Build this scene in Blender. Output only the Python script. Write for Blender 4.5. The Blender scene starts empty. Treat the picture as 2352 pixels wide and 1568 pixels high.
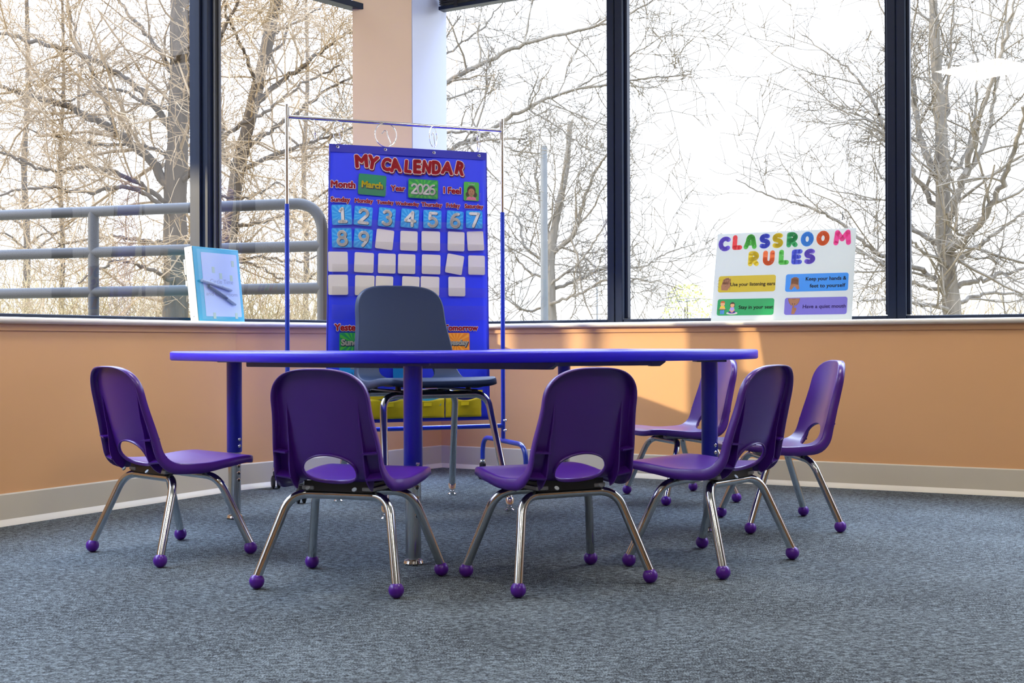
import bpy, math, random
from mathutils import Vector, Matrix

PI = math.pi
R = math.radians
scene = bpy.context.scene
COL = scene.collection

# ---------------------------------------------------------------- camera
CAM_H = 0.57
FPX = 2800.0
PITCH, ROLL = R(0.145), R(0.21)
cd = bpy.data.cameras.new('camera')
cam = bpy.data.objects.new('camera', cd)
COL.objects.link(cam)
cd.sensor_width = 36.0
cd.lens = 36.0 * FPX / 2352.0
cd.clip_start = 0.05
cd.clip_end = 500
cd.dof.use_dof = True
cd.dof.focus_distance = 3.9
cd.dof.aperture_fstop = 20.0
cam.matrix_world = Matrix.Translation((0, 0, CAM_H)) @ Matrix.Rotation(PI / 2 + PITCH, 4, 'X') @ Matrix.Rotation(-ROLL, 4, 'Z')
scene.camera = cam

# ---------------------------------------------------------------- sky, sun, exposure
world = bpy.data.worlds.new('sky')
scene.world = world
world.use_nodes = True
wn, wl = world.node_tree.nodes, world.node_tree.links
wn.clear()
w_out = wn.new('ShaderNodeOutputWorld')
w_bg = wn.new('ShaderNodeBackground')
w_tc = wn.new('ShaderNodeTexCoord')
w_sep = wn.new('ShaderNodeSeparateXYZ')
w_ramp = wn.new('ShaderNodeValToRGB')
wl.new(w_tc.outputs['Generated'], w_sep.inputs[0])
wl.new(w_sep.outputs['Z'], w_ramp.inputs[0])
w_ramp.color_ramp.elements[0].position = 0.0
w_ramp.color_ramp.elements[0].color = (1.55, 1.58, 1.6, 1)
w_ramp.color_ramp.elements[1].position = 0.75
w_ramp.color_ramp.elements[1].color = (9.0, 11.0, 14.5, 1)
w_mid = w_ramp.color_ramp.elements.new(0.30)
w_mid.color = (2.6, 2.8, 3.15, 1)
wl.new(w_ramp.outputs[0], w_bg.inputs[0])
w_bg.inputs[1].default_value = 1.0
wl.new(w_bg.outputs[0], w_out.inputs[0])

SUN_DIR = Vector((2.04, 0.154, -0.477)).normalized()
sd = bpy.data.lights.new('sun', 'SUN')
sd.energy = 6.0
sd.angle = R(0.6)
sd.color = (1.0, 0.86, 0.58)
sun = bpy.data.objects.new('sun', sd)
sun.rotation_euler = SUN_DIR.to_track_quat('-Z', 'Y').to_euler()
sun.location = (-20, 0, 10)
COL.objects.link(sun)

scene.view_settings.view_transform = 'Standard'
scene.view_settings.look = 'None'
scene.view_settings.gamma = 1.0
scene.view_settings.use_curve_mapping = False
scene.view_settings.exposure = 0.0
FILL_LIGHT = 22.5
try:
    scene.cycles.use_denoising = True
    scene.cycles.max_bounces = 10
    scene.cycles.transparent_max_bounces = 16
    scene.cycles.caustics_reflective = False
    scene.cycles.caustics_refractive = False
    scene.cycles.sample_clamp_indirect = 6.0
except Exception:
    pass

# ---------------------------------------------------------------- helpers
def at(px, py, depth):
    """world point seen at a photograph pixel, at a true depth (metres along the floor axis)"""
    x, y = px - 1176.0, py - 784.0
    cr, sr = math.cos(ROLL), math.sin(ROLL)
    xu, yu = cr * x - sr * y, sr * x + cr * y
    X, Y2, Z2 = xu / FPX, -yu / FPX, 1.0
    c, s = math.cos(PITCH), math.sin(PITCH)
    up, fw = Y2 * c + Z2 * s, Z2 * c - Y2 * s
    k = depth / fw
    return Vector((X * k, depth, CAM_H + up * k))

def lin(c):
    return tuple((v / 255.0 / 12.92) if v / 255.0 <= 0.04045 else ((v / 255.0 + 0.055) / 1.055) ** 2.4 for v in c)

def mat(name, rgb, rough=0.5, metal=0.0, coat=0.0, spec=0.5, var=0.06, scale=30.0, bump=0.0, coat_ior=1.5, coat_rough=0.08, alpha=1.0, trans=0.0):
    m = bpy.data.materials.new(name)
    m.use_nodes = True
    n, l = m.node_tree.nodes, m.node_tree.links
    b = n['Principled BSDF']
    tc = n.new('ShaderNodeTexCoord')
    no = n.new('ShaderNodeTexNoise')
    no.inputs['Scale'].default_value = scale
    no.inputs['Detail'].default_value = 4.0
    l.new(tc.outputs['Object'], no.inputs['Vector'])
    mx = n.new('ShaderNodeMix')
    mx.data_type = 'RGBA'
    mx.inputs[6].default_value = tuple(max(0, v * (1 - var)) for v in rgb) + (1,)
    mx.inputs[7].default_value = tuple(min(1, v * (1 + var)) for v in rgb) + (1,)
    l.new(no.outputs[0], mx.inputs[0])
    l.new(mx.outputs[2], b.inputs['Base Color'])
    b.inputs['Roughness'].default_value = rough
    b.inputs['Metallic'].default_value = metal
    b.inputs['Specular IOR Level'].default_value = spec
    b.inputs['Coat Weight'].default_value = coat
    b.inputs['Coat IOR'].default_value = coat_ior
    b.inputs['Coat Roughness'].default_value = coat_rough
    b.inputs['Alpha'].default_value = alpha
    b.inputs['Transmission Weight'].default_value = trans
    if bump:
        bp = n.new('ShaderNodeBump')
        bp.inputs['Strength'].default_value = bump
        bp.inputs['Distance'].default_value = 0.002
        l.new(no.outputs[0], bp.inputs['Height'])
        l.new(bp.outputs[0], b.inputs['Normal'])
    return m

def glass_mat(name, refl=0.07, tint=(1, 1, 1), rough=0.0):
    m = bpy.data.materials.new(name)
    m.use_nodes = True
    n, l = m.node_tree.nodes, m.node_tree.links
    n.clear()
    o = n.new('ShaderNodeOutputMaterial')
    t = n.new('ShaderNodeBsdfTransparent')
    t.inputs[0].default_value = tint + (1,)
    g = n.new('ShaderNodeBsdfGlossy')
    g.inputs['Roughness'].default_value = rough
    f = n.new('ShaderNodeLayerWeight')
    f.inputs[0].default_value = 0.5
    pw = n.new('ShaderNodeMath')
    pw.operation = 'POWER'
    pw.inputs[1].default_value = 4.0
    mu = n.new('ShaderNodeMath')
    mu.operation = 'MULTIPLY_ADD'
    mu.inputs[1].default_value = 0.7
    mu.inputs[2].default_value = refl
    mu.use_clamp = True
    x = n.new('ShaderNodeMixShader')
    l.new(f.outputs['Facing'], pw.inputs[0])
    l.new(pw.outputs[0], mu.inputs[0])
    l.new(mu.outputs[0], x.inputs[0])
    l.new(t.outputs[0], x.inputs[1])
    l.new(g.outputs[0], x.inputs[2])
    l.new(x.outputs[0], o.inputs[0])
    return m

def thin_mat(name, rgb, trans=0.35):
    """paper or board that lets some light through"""
    m = mat(name, rgb, 0.5, var=0.03, scale=20.0)
    n, l = m.node_tree.nodes, m.node_tree.links
    b, o = n['Principled BSDF'], n['Material Output']
    t = n.new('ShaderNodeBsdfTranslucent')
    t.inputs[0].default_value = tuple(rgb) + (1,)
    x = n.new('ShaderNodeMixShader')
    x.inputs[0].default_value = trans
    l.new(b.outputs[0], x.inputs[1])
    l.new(t.outputs[0], x.inputs[2])
    l.new(x.outputs[0], o.inputs[0])
    return m

class MB:
    """collects shapes; build() links them as ONE mesh object"""
    def __init__(s):
        s.v, s.f = [], []
    def add(s, vs, fs):
        o = len(s.v)
        s.v.extend([tuple(p) for p in vs])
        s.f.extend([tuple(i + o for i in q) for q in fs])
    def box(s, c, half, ax=None, bev=0.0):
        c = Vector(c)
        if ax is None:
            ax = (Vector((1, 0, 0)), Vector((0, 1, 0)), Vector((0, 0, 1)))
        a, b, d = [Vector(q) * h for q, h in zip(ax, half)]
        if bev <= 0:
            vs = [c + a * i + b * j + d * k for k in (-1, 1) for j in (-1, 1) for i in (-1, 1)]
            s.add(vs, [(0, 2, 3, 1), (4, 5, 7, 6), (0, 1, 5, 4), (2, 6, 7, 3), (0, 4, 6, 2), (1, 3, 7, 5)])
        else:
            x, y, z = [Vector(q) for q in ax]
            hx, hy, hz = half
            e = min(bev, hx * .9, hy * .9, hz * .9)
            rings = []
            for zz, ins in ((-hz, e), (-hz + e, 0), (hz - e, 0), (hz, e)):
                ring = []
                for sx, sy in ((1, 1), (-1, 1), (-1, -1), (1, -1)):
                    corner = [(hx - ins, hy - ins - e), (hx - ins - e, hy - ins)]
                    if sx * sy < 0:
                        corner.reverse()
                    for (ux, uy) in corner:
                        ring.append(c + x * sx * ux + y * sy * uy + z * zz)
                rings.append(ring)
            s.rings(rings, True, True)
    def rings(s, rings, cap0=True, cap1=True):
        n = len(rings[0])
        vs = [p for r in rings for p in r]
        fs = []
        for k in range(len(rings) - 1):
            for i in range(n):
                j = (i + 1) % n
                fs.append((k * n + i, k * n + j, (k + 1) * n + j, (k + 1) * n + i))
        if cap0:
            fs.append(tuple(range(n - 1, -1, -1)))
        if cap1:
            fs.append(tuple((len(rings) - 1) * n + i for i in range(n)))
        s.add(vs, fs)
    def tube(s, pts, rad, n=12, cap=True):
        pts = [Vector(p) for p in pts]
        if not hasattr(rad, '__len__'):
            rad = [rad] * len(pts)
        t0 = (pts[1] - pts[0]).normalized()
        ref = Vector((0, 0, 1)) if abs(t0.z) < 0.9 else Vector((1, 0, 0))
        nrm = t0.cross(ref).normalized()
        rings = []
        for i, p in enumerate(pts):
            a = pts[max(i - 1, 0)]
            b = pts[min(i + 1, len(pts) - 1)]
            t = (b - a)
            t = t.normalized() if t.length > 1e-9 else t0
            nrm = (nrm - t * nrm.dot(t))
            nrm = nrm.normalized() if nrm.length > 1e-6 else t.orthogonal().normalized()
            bn = t.cross(nrm)
            rings.append([p + (nrm * math.cos(2 * PI * k / n) + bn * math.sin(2 * PI * k / n)) * rad[i] for k in range(n)])
        s.rings(rings, cap, cap)
    def lathe(s, c, prof, n=20, ax=None):
        c = Vector(c)
        if ax is None:
            ax = (Vector((1, 0, 0)), Vector((0, 1, 0)), Vector((0, 0, 1)))
        rings = [[c + (ax[0] * math.cos(2 * PI * k / n) + ax[1] * math.sin(2 * PI * k / n)) * max(r, 1e-4) + ax[2] * z for k in range(n)] for r, z in prof]
        s.rings(rings)
    def ball(s, c, r, n=18, m=10, sc=(1, 1, 1)):
        s.lathe(c, [(r * sc[0] * math.sin(PI * k / m), -r * sc[2] * math.cos(PI * k / m)) for k in range(m + 1)], n)
    def prism(s, poly, z0, z1):
        s.rings([[Vector((p[0], p[1], z0)) for p in poly], [Vector((p[0], p[1], z1)) for p in poly]])
    def build(s, name, m, parent=None, smooth=35, mods=None):
        me = bpy.data.meshes.new(name)
        me.from_pydata(s.v, [], s.f)
        me.update()
        if m is not None:
            me.materials.append(m)
        if smooth and len(me.polygons) > 0:
            me.shade_smooth()
            me.set_sharp_from_angle(angle=R(smooth))
        o = bpy.data.objects.new(name, me)
        COL.objects.link(o)
        if parent is not None:
            o.parent = parent
        return o

def fix_normals(o):
    import bmesh
    b = bmesh.new()
    b.from_mesh(o.data)
    bmesh.ops.recalc_face_normals(b, faces=b.faces[:])
    b.to_mesh(o.data)
    b.free()
    return o

def tag(o, label=None, cat=None, group=None, kind=None):
    if label: o['label'] = label
    if cat: o['category'] = cat
    if group: o['group'] = group
    if kind: o['kind'] = kind
    return o

def empty(name, loc=(0, 0, 0), rz=0.0):
    o = bpy.data.objects.new(name, None)
    o.empty_display_size = 0.1
    o.location = loc
    o.rotation_euler = (0, 0, rz)
    COL.objects.link(o)
    return o

def copy_tree(o, parent=None):
    c = o.copy()
    COL.objects.link(c)
    if parent is not None:
        c.parent = parent
    for ch in list(o.children):
        copy_tree(ch, c)
    return c

def catmull(pts, n):
    """smooth curve through pts (tuples of any size), n samples evenly by arc length"""
    P = [Vector(p) for p in pts]
    P = [P[0] * 2 - P[1]] + P + [P[-1] * 2 - P[-2]]
    dense = []
    for i in range(1, len(P) - 2):
        for k in range(24):
            t = k / 24.0
            a, b, c, d = P[i - 1], P[i], P[i + 1], P[i + 2]
            dense.append(0.5 * ((2 * b) + (c - a) * t + (2 * a - 5 * b + 4 * c - d) * t * t + (3 * b - a - 3 * c + d) * t ** 3))
    dense.append(P[-2])
    L = [0.0]
    for i in range(1, len(dense)):
        L.append(L[-1] + (dense[i] - dense[i - 1]).length)
    out, j = [], 0
    for k in range(n):
        s = L[-1] * k / (n - 1)
        while j < len(L) - 2 and L[j + 1] < s:
            j += 1
        f = (s - L[j]) / max(L[j + 1] - L[j], 1e-9)
        out.append(dense[j].lerp(dense[j + 1], min(max(f, 0), 1)))
    return out, L[-1]

def interp(tab, x):
    if x <= tab[0][0]: return tab[0][1]
    for (a, b), (c, d) in zip(tab, tab[1:]):
        if x <= c:
            f = (x - a) / (c - a)
            f = f * f * (3 - 2 * f)
            return b + (d - b) * f
    return tab[-1][1]

# ---------------------------------------------------------------- flat printed matter: frames, text, outlines
class Frame:
    """a flat sheet in space: o = origin, u = rightward, v = upward; n = out of the sheet"""
    def __init__(s, o, u, v):
        s.o, s.u, s.v = Vector(o), Vector(u).normalized(), Vector(v).normalized()
        s.n = s.u.cross(s.v).normalized()
    def p(s, x, y, lift=0.0):
        return s.o + s.u * x + s.v * y + s.n * lift

def flat_poly(mb, fr, pts, lift, thick=0.0004):
    n = len(pts)
    area = sum(pts[i][0] * pts[(i + 1) % n][1] - pts[(i + 1) % n][0] * pts[i][1] for i in range(n))
    if area < 0:
        pts = pts[::-1]
    mb.rings([[fr.p(x, y, lift - thick) for x, y in pts], [fr.p(x, y, lift) for x, y in pts]])

def rrect(cx, cy, w, h, r, rot=0.0, n=5):
    out = []
    for sx, sy, a0 in ((1, 1, 0), (-1, 1, PI / 2), (-1, -1, PI), (1, -1, 3 * PI / 2)):
        for k in range(n + 1):
            a = a0 + PI / 2 * k / n
            out.append((sx * (w / 2 - r) + r * math.cos(a), sy * (h / 2 - r) + r * math.sin(a)))
    c, s = math.cos(rot), math.sin(rot)
    return [(cx + x * c - y * s, cy + x * s + y * c) for x, y in out]

def ell(cx, cy, a, b, n=18, a0=0.0, a1=2 * PI, rot=0.0):
    full = abs(a1 - a0 - 2 * PI) < 1e-6
    m = n if full else n + 1
    c, s = math.cos(rot), math.sin(rot)
    return [(cx + c * a * math.cos(t) - s * b * math.sin(t), cy + s * a * math.cos(t) + c * b * math.sin(t)) for t in [a0 + (a1 - a0) * k / n for k in range(m)]]

def stroke(mb, fr, pts, w, lift, n=10):
    """a pen line of width w with round ends and joints"""
    for (a, b) in zip(pts, pts[1:]):
        dx, dy = b[0] - a[0], b[1] - a[1]
        L = math.hypot(dx, dy)
        if L < 1e-9: continue
        nx, ny = -dy / L * w / 2, dx / L * w / 2
        mb.add([fr.p(a[0] - nx, a[1] - ny, lift), fr.p(b[0] - nx, b[1] - ny, lift), fr.p(b[0] + nx, b[1] + ny, lift), fr.p(a[0] + nx, a[1] + ny, lift)], [(0, 1, 2, 3)])
    for a in pts:
        mb.add([fr.p(a[0] + w / 2 * math.cos(2 * PI * k / n), a[1] + w / 2 * math.sin(2 * PI * k / n), lift) for k in range(n)], [tuple(range(n))])

_TXT = {}
def text_mesh(txt):
    if txt in _TXT: return _TXT[txt]
    cu = bpy.data.curves.new('lettering', 'FONT')
    cu.body = txt
    cu.size = 1.0
    cu.resolution_u = 3
    ob = bpy.data.objects.new('lettering', cu)
    COL.objects.link(ob)
    dg = bpy.context.evaluated_depsgraph_get()
    me = bpy.data.meshes.new_from_object(ob.evaluated_get(dg))
    vs = [(v.co.x, v.co.y) for v in me.vertices]
    fs = [tuple(p.vertices) for p in me.polygons]
    bpy.data.objects.remove(ob)
    bpy.data.curves.remove(cu)
    bpy.data.meshes.remove(me)
    _TXT[txt] = (vs, fs)
    return vs, fs

def text(mb, fr, txt, cx, cy, width=None, cap=None, off=0.0, lift=0.0006, rot=0.0):
    """letters centred on (cx, cy), fitted to a width and / or a cap height; off = how far the strokes swell, in cap heights"""
    vs, fs = text_mesh(txt)
    x0, x1 = min(v[0] for v in vs), max(v[0] for v in vs)
    capv, _ = text_mesh('H')
    y0, y1 = min(v[1] for v in capv), max(v[1] for v in capv)
    if width is not None:
        k = width / (x1 - x0)
        ky = k if cap is None else cap / (y1 - y0)
    else:
        k = ky = cap / (y1 - y0)
    c, s = math.cos(rot), math.sin(rot)
    d = off * ky * (y1 - y0)
    shifts = [(0.0, 0.0)] + ([(d * math.cos(2 * PI * q / 14), d * math.sin(2 * PI * q / 14)) for q in range(14)] if d > 0 else [])
    for (ox, oy) in shifts:
        out = []
        for x, y in vs:
            X, Y = (x - (x0 + x1) / 2) * k + ox, (y - (y0 + y1) / 2) * ky + oy
            out.append(fr.p(cx + X * c - Y * s, cy + X * s + Y * c, lift))
        mb.add(out, fs)

def arc(cx, cy, a, b, d0, d1, n=10):
    return [(cx + a * math.cos(R(d0 + (d1 - d0) * k / n)), cy + b * math.sin(R(d0 + (d1 - d0) * k / n))) for k in range(n + 1)]

# pen strokes in a unit-high box (width, strokes)
GLYPH = {
    '1': (.5, [[(.12, .8), (.28, .98), (.28, .02)], [(.05, .02), (.5, .02)]]),
    '2': (.6, [arc(.3, .72, .27, .27, 165, -35, 10) + [(.02, .02), (.6, .02)]]),
    '3': (.55, [arc(.26, .75, .24, .24, 150, -80, 10), arc(.26, .26, .28, .27, 85, -150, 12)]),
    '4': (.65, [[(.48, 0), (.48, 1), (.0, .36), (.66, .36)]]),
    '5': (.6, [[(.55, .98), (.12, .98), (.08, .55)] + arc(.28, .31, .3, .31, 120, -150, 12)]),
    '6': (.6, [[(.5, .98)] + arc(.42, .34, .4, .62, 100, 180, 8) + arc(.3, .29, .28, .29, 180, 540, 16)]),
    '7': (.6, [[(.0, .97), (.6, .97), (.2, .0)]]),
    '8': (.6, [arc(.3, .75, .23, .23, 0, 360, 14), arc(.3, .27, .29, .27, 0, 360, 14)]),
    '9': (.6, [arc(.3, .7, .28, .28, 0, 360, 14), [(.58, .7), (.54, .4), (.28, .0)]]),
    '0': (.6, [arc(.3, .5, .29, .5, 0, 360, 18)]),
    'C': (.6, [arc(.36, .5, .34, .44, 52, 308, 14)]),
    'L': (.5, [[(.1, .95), (.1, .07), (.5, .07)]]),
    'A': (.7, [[(.04, .05), (.18, .55)] + arc(.36, .6, .18, .34, 170, 10, 8) + [(.66, .05)], [(.16, .36), (.56, .36)]]),
    'S': (.6, [arc(.33, .72, .25, .22, 50, 250, 10)[:-1] + arc(.28, .28, .26, .23, 80, -130, 10)]),
    'R': (.6, [[(.1, .05), (.1, .94)] + arc(.28, .7, .26, .25, 90, -90, 8) + [(.12, .45)], [(.26, .44), (.56, .05)]]),
    'O': (.7, [arc(.35, .5, .29, .43, 0, 360, 20)]),
    'M': (.85, [[(.06, .05), (.12, .93), (.42, .36), (.74, .93), (.8, .05)]]),
    'U': (.65, [[(.08, .95), (.08, .42)] + arc(.33, .36, .25, .3, 180, 360, 10) + [(.58, .95)]]),
    'E': (.55, [[(.52, .93), (.1, .93), (.1, .07), (.52, .07)], [(.1, .5), (.44, .5)]]),
}
def glyph(mb, fr, ch, cx, cy, h, w, lift, rot=0.0, wide=1.0):
    gw, strokes = GLYPH[ch]
    c, s = math.cos(rot), math.sin(rot)
    for st in strokes:
        pts = []
        for x, y in st:
            X, Y = (x - gw / 2) * h * wide, (y - .5) * h
            pts.append((cx + X * c - Y * s, cy + X * s + Y * c))
        stroke(mb, fr, pts, w, lift)

# ---------------------------------------------------------------- materials
M = {}
M['wall'] = mat('tan_wall_paint', lin((228, 175, 122)), 0.42, spec=0.4, var=0.04, scale=3.0, bump=0.02)
M['column'] = mat('pale_tan_column_paint', lin((248, 218, 180)), 0.5, var=0.03, scale=6.0)
M['return'] = mat('sky_reflection_white', lin((172, 178, 204)), 0.35, var=0.02, scale=6.0)  # pale return, the sky's bluish reflection put into its colour
M['base'] = mat('beige_vinyl_base', lin((212, 202, 180)), 0.45, var=0.04, scale=8.0)
M['base_toe'] = mat('pale_vinyl_toe', lin((232, 224, 206)), 0.45, var=0.04, scale=8.0)
M['sill'] = mat('off_white_sill', lin((232, 225, 208)), 0.35, var=0.03, scale=10.0)
M['ceiling'] = mat('white_ceiling_tile', lin((225, 222, 214)), 0.9, var=0.05, scale=60.0)
M['frame'] = mat('dark_navy_aluminium', (0.011, 0.018, 0.040), 0.42, spec=0.22, var=0.15, scale=12.0)
M['seal'] = mat('grey_window_gasket', (0.12, 0.13, 0.14), 0.4, var=0.1)
M['black'] = mat('black_rubber', (0.006, 0.006, 0.008), 0.5, var=0.2)
M['glass'] = glass_mat('window_glass', 0.05)
M['clear'] = glass_mat('clear_vinyl', 0.05, rough=0.22)
M['film'] = glass_mat('clear_cover_film', 0.012, rough=0.1)
M['purple'] = mat('purple_plastic', lin((76, 28, 140)), 0.30, spec=0.7, var=0.05, scale=200.0, bump=0.04)
M['purple_ball'] = mat('purple_ball_plastic', lin((84, 24, 150)), 0.3, var=0.05, scale=80.0)
M['grey'] = mat('blue_grey_plastic', lin((34, 50, 80)), 0.5, spec=0.3, var=0.05, scale=200.0, bump=0.04)
M['chrome'] = mat('chrome_tube', (0.54, 0.555, 0.56), 0.17, metal=1.0, var=0.05, scale=15.0)
M['bright'] = mat('bright_steel', (0.80, 0.80, 0.80), 0.12, metal=1.0, var=0.03)
M['plate'] = mat('black_steel_plate', (0.010, 0.010, 0.011), 0.35, var=0.2)
M['pad'] = mat('grey_steel_bracket', (0.30, 0.31, 0.32), 0.4, metal=0.6, var=0.1)
M['top'] = mat('blue_table_laminate', lin((52, 42, 205)), 0.28, spec=0.5, var=0.04, scale=40.0)
M['edge'] = mat('blue_table_edging', lin((46, 34, 232)), 0.34, var=0.05, scale=30.0)
M['leg_blue'] = mat('blue_powder_coat', lin((30, 30, 165)), 0.3, coat=0.4, var=0.05, scale=40.0)
M['rail'] = mat('dark_grey_channel', (0.16, 0.17, 0.185), 0.5, metal=0.2, var=0.1)
M['stand_blue'] = mat('blue_stand_enamel', lin((26, 62, 176)), 0.28, coat=0.5, var=0.05, scale=40.0)
M['chart'] = mat('royal_blue_vinyl', lin((40, 62, 236)), 0.42, spec=0.5, var=0.05, scale=14.0)
M['chart_dark'] = mat('dark_blue_hem', lin((36, 40, 168)), 0.5, var=0.05, scale=20.0)
M['red'] = mat('red_print', lin((214, 30, 52)), 0.45, var=0.02)
M['red_dark'] = mat('dark_red_print', lin((120, 18, 42)), 0.45, var=0.02)
M['white'] = mat('white_print', lin((240, 236, 228)), 0.5, var=0.02)
M['card'] = mat('white_card', lin((226, 222, 212)), 0.55, var=0.03, scale=18.0)
M['card_blue'] = mat('sky_blue_card', lin((30, 156, 232)), 0.45, var=0.12, scale=25.0)
M['ray_blue'] = mat('pale_blue_rays', lin((72, 182, 240)), 0.45, var=0.06)
M['numeral'] = mat('cream_numeral', lin((226, 226, 214)), 0.5, var=0.02)
M['shadow_ink'] = mat('navy_ink', lin((22, 60, 96)), 0.5, var=0.03)
M['card_green'] = mat('green_card', lin((24, 146, 66)), 0.45, var=0.08, scale=25.0)
M['card_teal'] = mat('deep_green_card', lin((18, 136, 92)), 0.45, var=0.08, scale=25.0)
M['ray_green'] = mat('light_green_rays', lin((70, 178, 60)), 0.45, var=0.05)
M['orange'] = mat('orange_card', lin((238, 138, 20)), 0.45, var=0.06, scale=25.0)
M['ray_orange'] = mat('light_orange_rays', lin((248, 168, 52)), 0.45, var=0.05)
M['yellow_ink'] = mat('yellow_print', lin((246, 226, 30)), 0.45, var=0.02)
M['black_ink'] = mat('black_ink', lin((24, 24, 28)), 0.5, var=0.03)
M['pouch'] = mat('yellow_nylon', lin((226, 206, 16)), 0.55, var=0.06, scale=40.0, bump=0.1)
M['skin_a'] = mat('brown_skin_print', lin((176, 122, 84)), 0.5, var=0.03)
M['skin_b'] = mat('light_skin_print', lin((240, 182, 130)), 0.5, var=0.03)
M['line_ink'] = mat('brown_outline_ink', lin((104, 62, 38)), 0.5, var=0.03)
M['hair_dark'] = mat('dark_brown_print', lin((62, 42, 36)), 0.5, var=0.03)
M['hair_red'] = mat('ginger_print', lin((200, 96, 30)), 0.5, var=0.03)
M['pink'] = mat('pink_print', lin((232, 120, 150)), 0.5, var=0.03)
M['denim'] = mat('denim_print', lin((82, 142, 224)), 0.5, var=0.03)
M['lilac'] = mat('lilac_print', lin((186, 166, 236)), 0.5, var=0.03)
M['plum'] = mat('plum_print', lin((78, 52, 150)), 0.5, var=0.03)
M['board'] = thin_mat('white_poster_board', lin((224, 228, 226)), 0.4)
M['teal'] = mat('teal_binder_vinyl', lin((40, 172, 206)), 0.3, coat=0.3, var=0.05, scale=12.0)
M['cream'] = mat('cream_binder_spine', lin((244, 240, 222)), 0.4, var=0.03)
M['sheet'] = mat('pale_blue_cover_sheet', lin((180, 204, 238)), 0.4, var=0.04, scale=30.0)
M['marker_grey'] = mat('grey_marker_barrel', lin((150, 170, 198)), 0.4, var=0.1, scale=60.0)
M['marker_dark'] = mat('slate_marker_cap', lin((70, 92, 130)), 0.4, var=0.1, scale=60.0)
M['text_grey'] = mat('faint_grey_ink', lin((140, 158, 190)), 0.5, var=0.02)
M['rail_out'] = mat('grey_painted_handrail', (0.030, 0.033, 0.042), 0.65, spec=0.25, var=0.1, scale=12.0)
def bark_mat(name, rgb):
    m = mat(name, rgb, 0.9, spec=0.1, var=0.55, scale=5.0, bump=1.0)
    n, l = m.node_tree.nodes, m.node_tree.links
    mp = n.new('ShaderNodeMapping')
    mp.inputs['Scale'].default_value = (3.2, 3.2, 0.45)
    l.new(n['Texture Coordinate'].outputs['Object'], mp.inputs[0])
    l.new(mp.outputs[0], n['Noise Texture'].inputs['Vector'])
    n['Bump'].inputs['Distance'].default_value = 0.03
    return m
M['bark'] = bark_mat('sunlit_bark', (0.075, 0.058, 0.044))
M['bark_pale'] = bark_mat('pale_bark', (0.14, 0.122, 0.10))
M['twig'] = mat('tan_twigs', (0.24, 0.175, 0.11), 0.9, spec=0.1, var=0.3, scale=3.0)
M['twig_pale'] = mat('pale_twigs', (0.15, 0.13, 0.105), 0.9, spec=0.1, var=0.3, scale=3.0)
M['brush'] = mat('dry_brush', (0.26, 0.20, 0.11), 0.9, spec=0.1, var=0.4, scale=2.0)
M['leaf'] = mat('yellow_green_foliage', (0.26, 0.28, 0.06), 0.8, spec=0.1, var=0.4, scale=2.0)
M['soil'] = mat('dry_winter_grass', (0.30, 0.26, 0.17), 0.95, spec=0.1, var=0.3, scale=0.6)
M['grey_post'] = mat('weathered_grey_pole', (0.10, 0.105, 0.11), 0.8, var=0.2, scale=6.0)
M['stucco'] = mat('warm_grey_stucco', (0.42, 0.38, 0.34), 0.9, var=0.1, scale=4.0)
M['cord'] = mat('pale_cord', (0.6, 0.6, 0.58), 0.6, var=0.05)
M['blind'] = mat('dark_blind_slats', (0.05, 0.048, 0.05), 0.35, metal=0.4, var=0.2)

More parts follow.
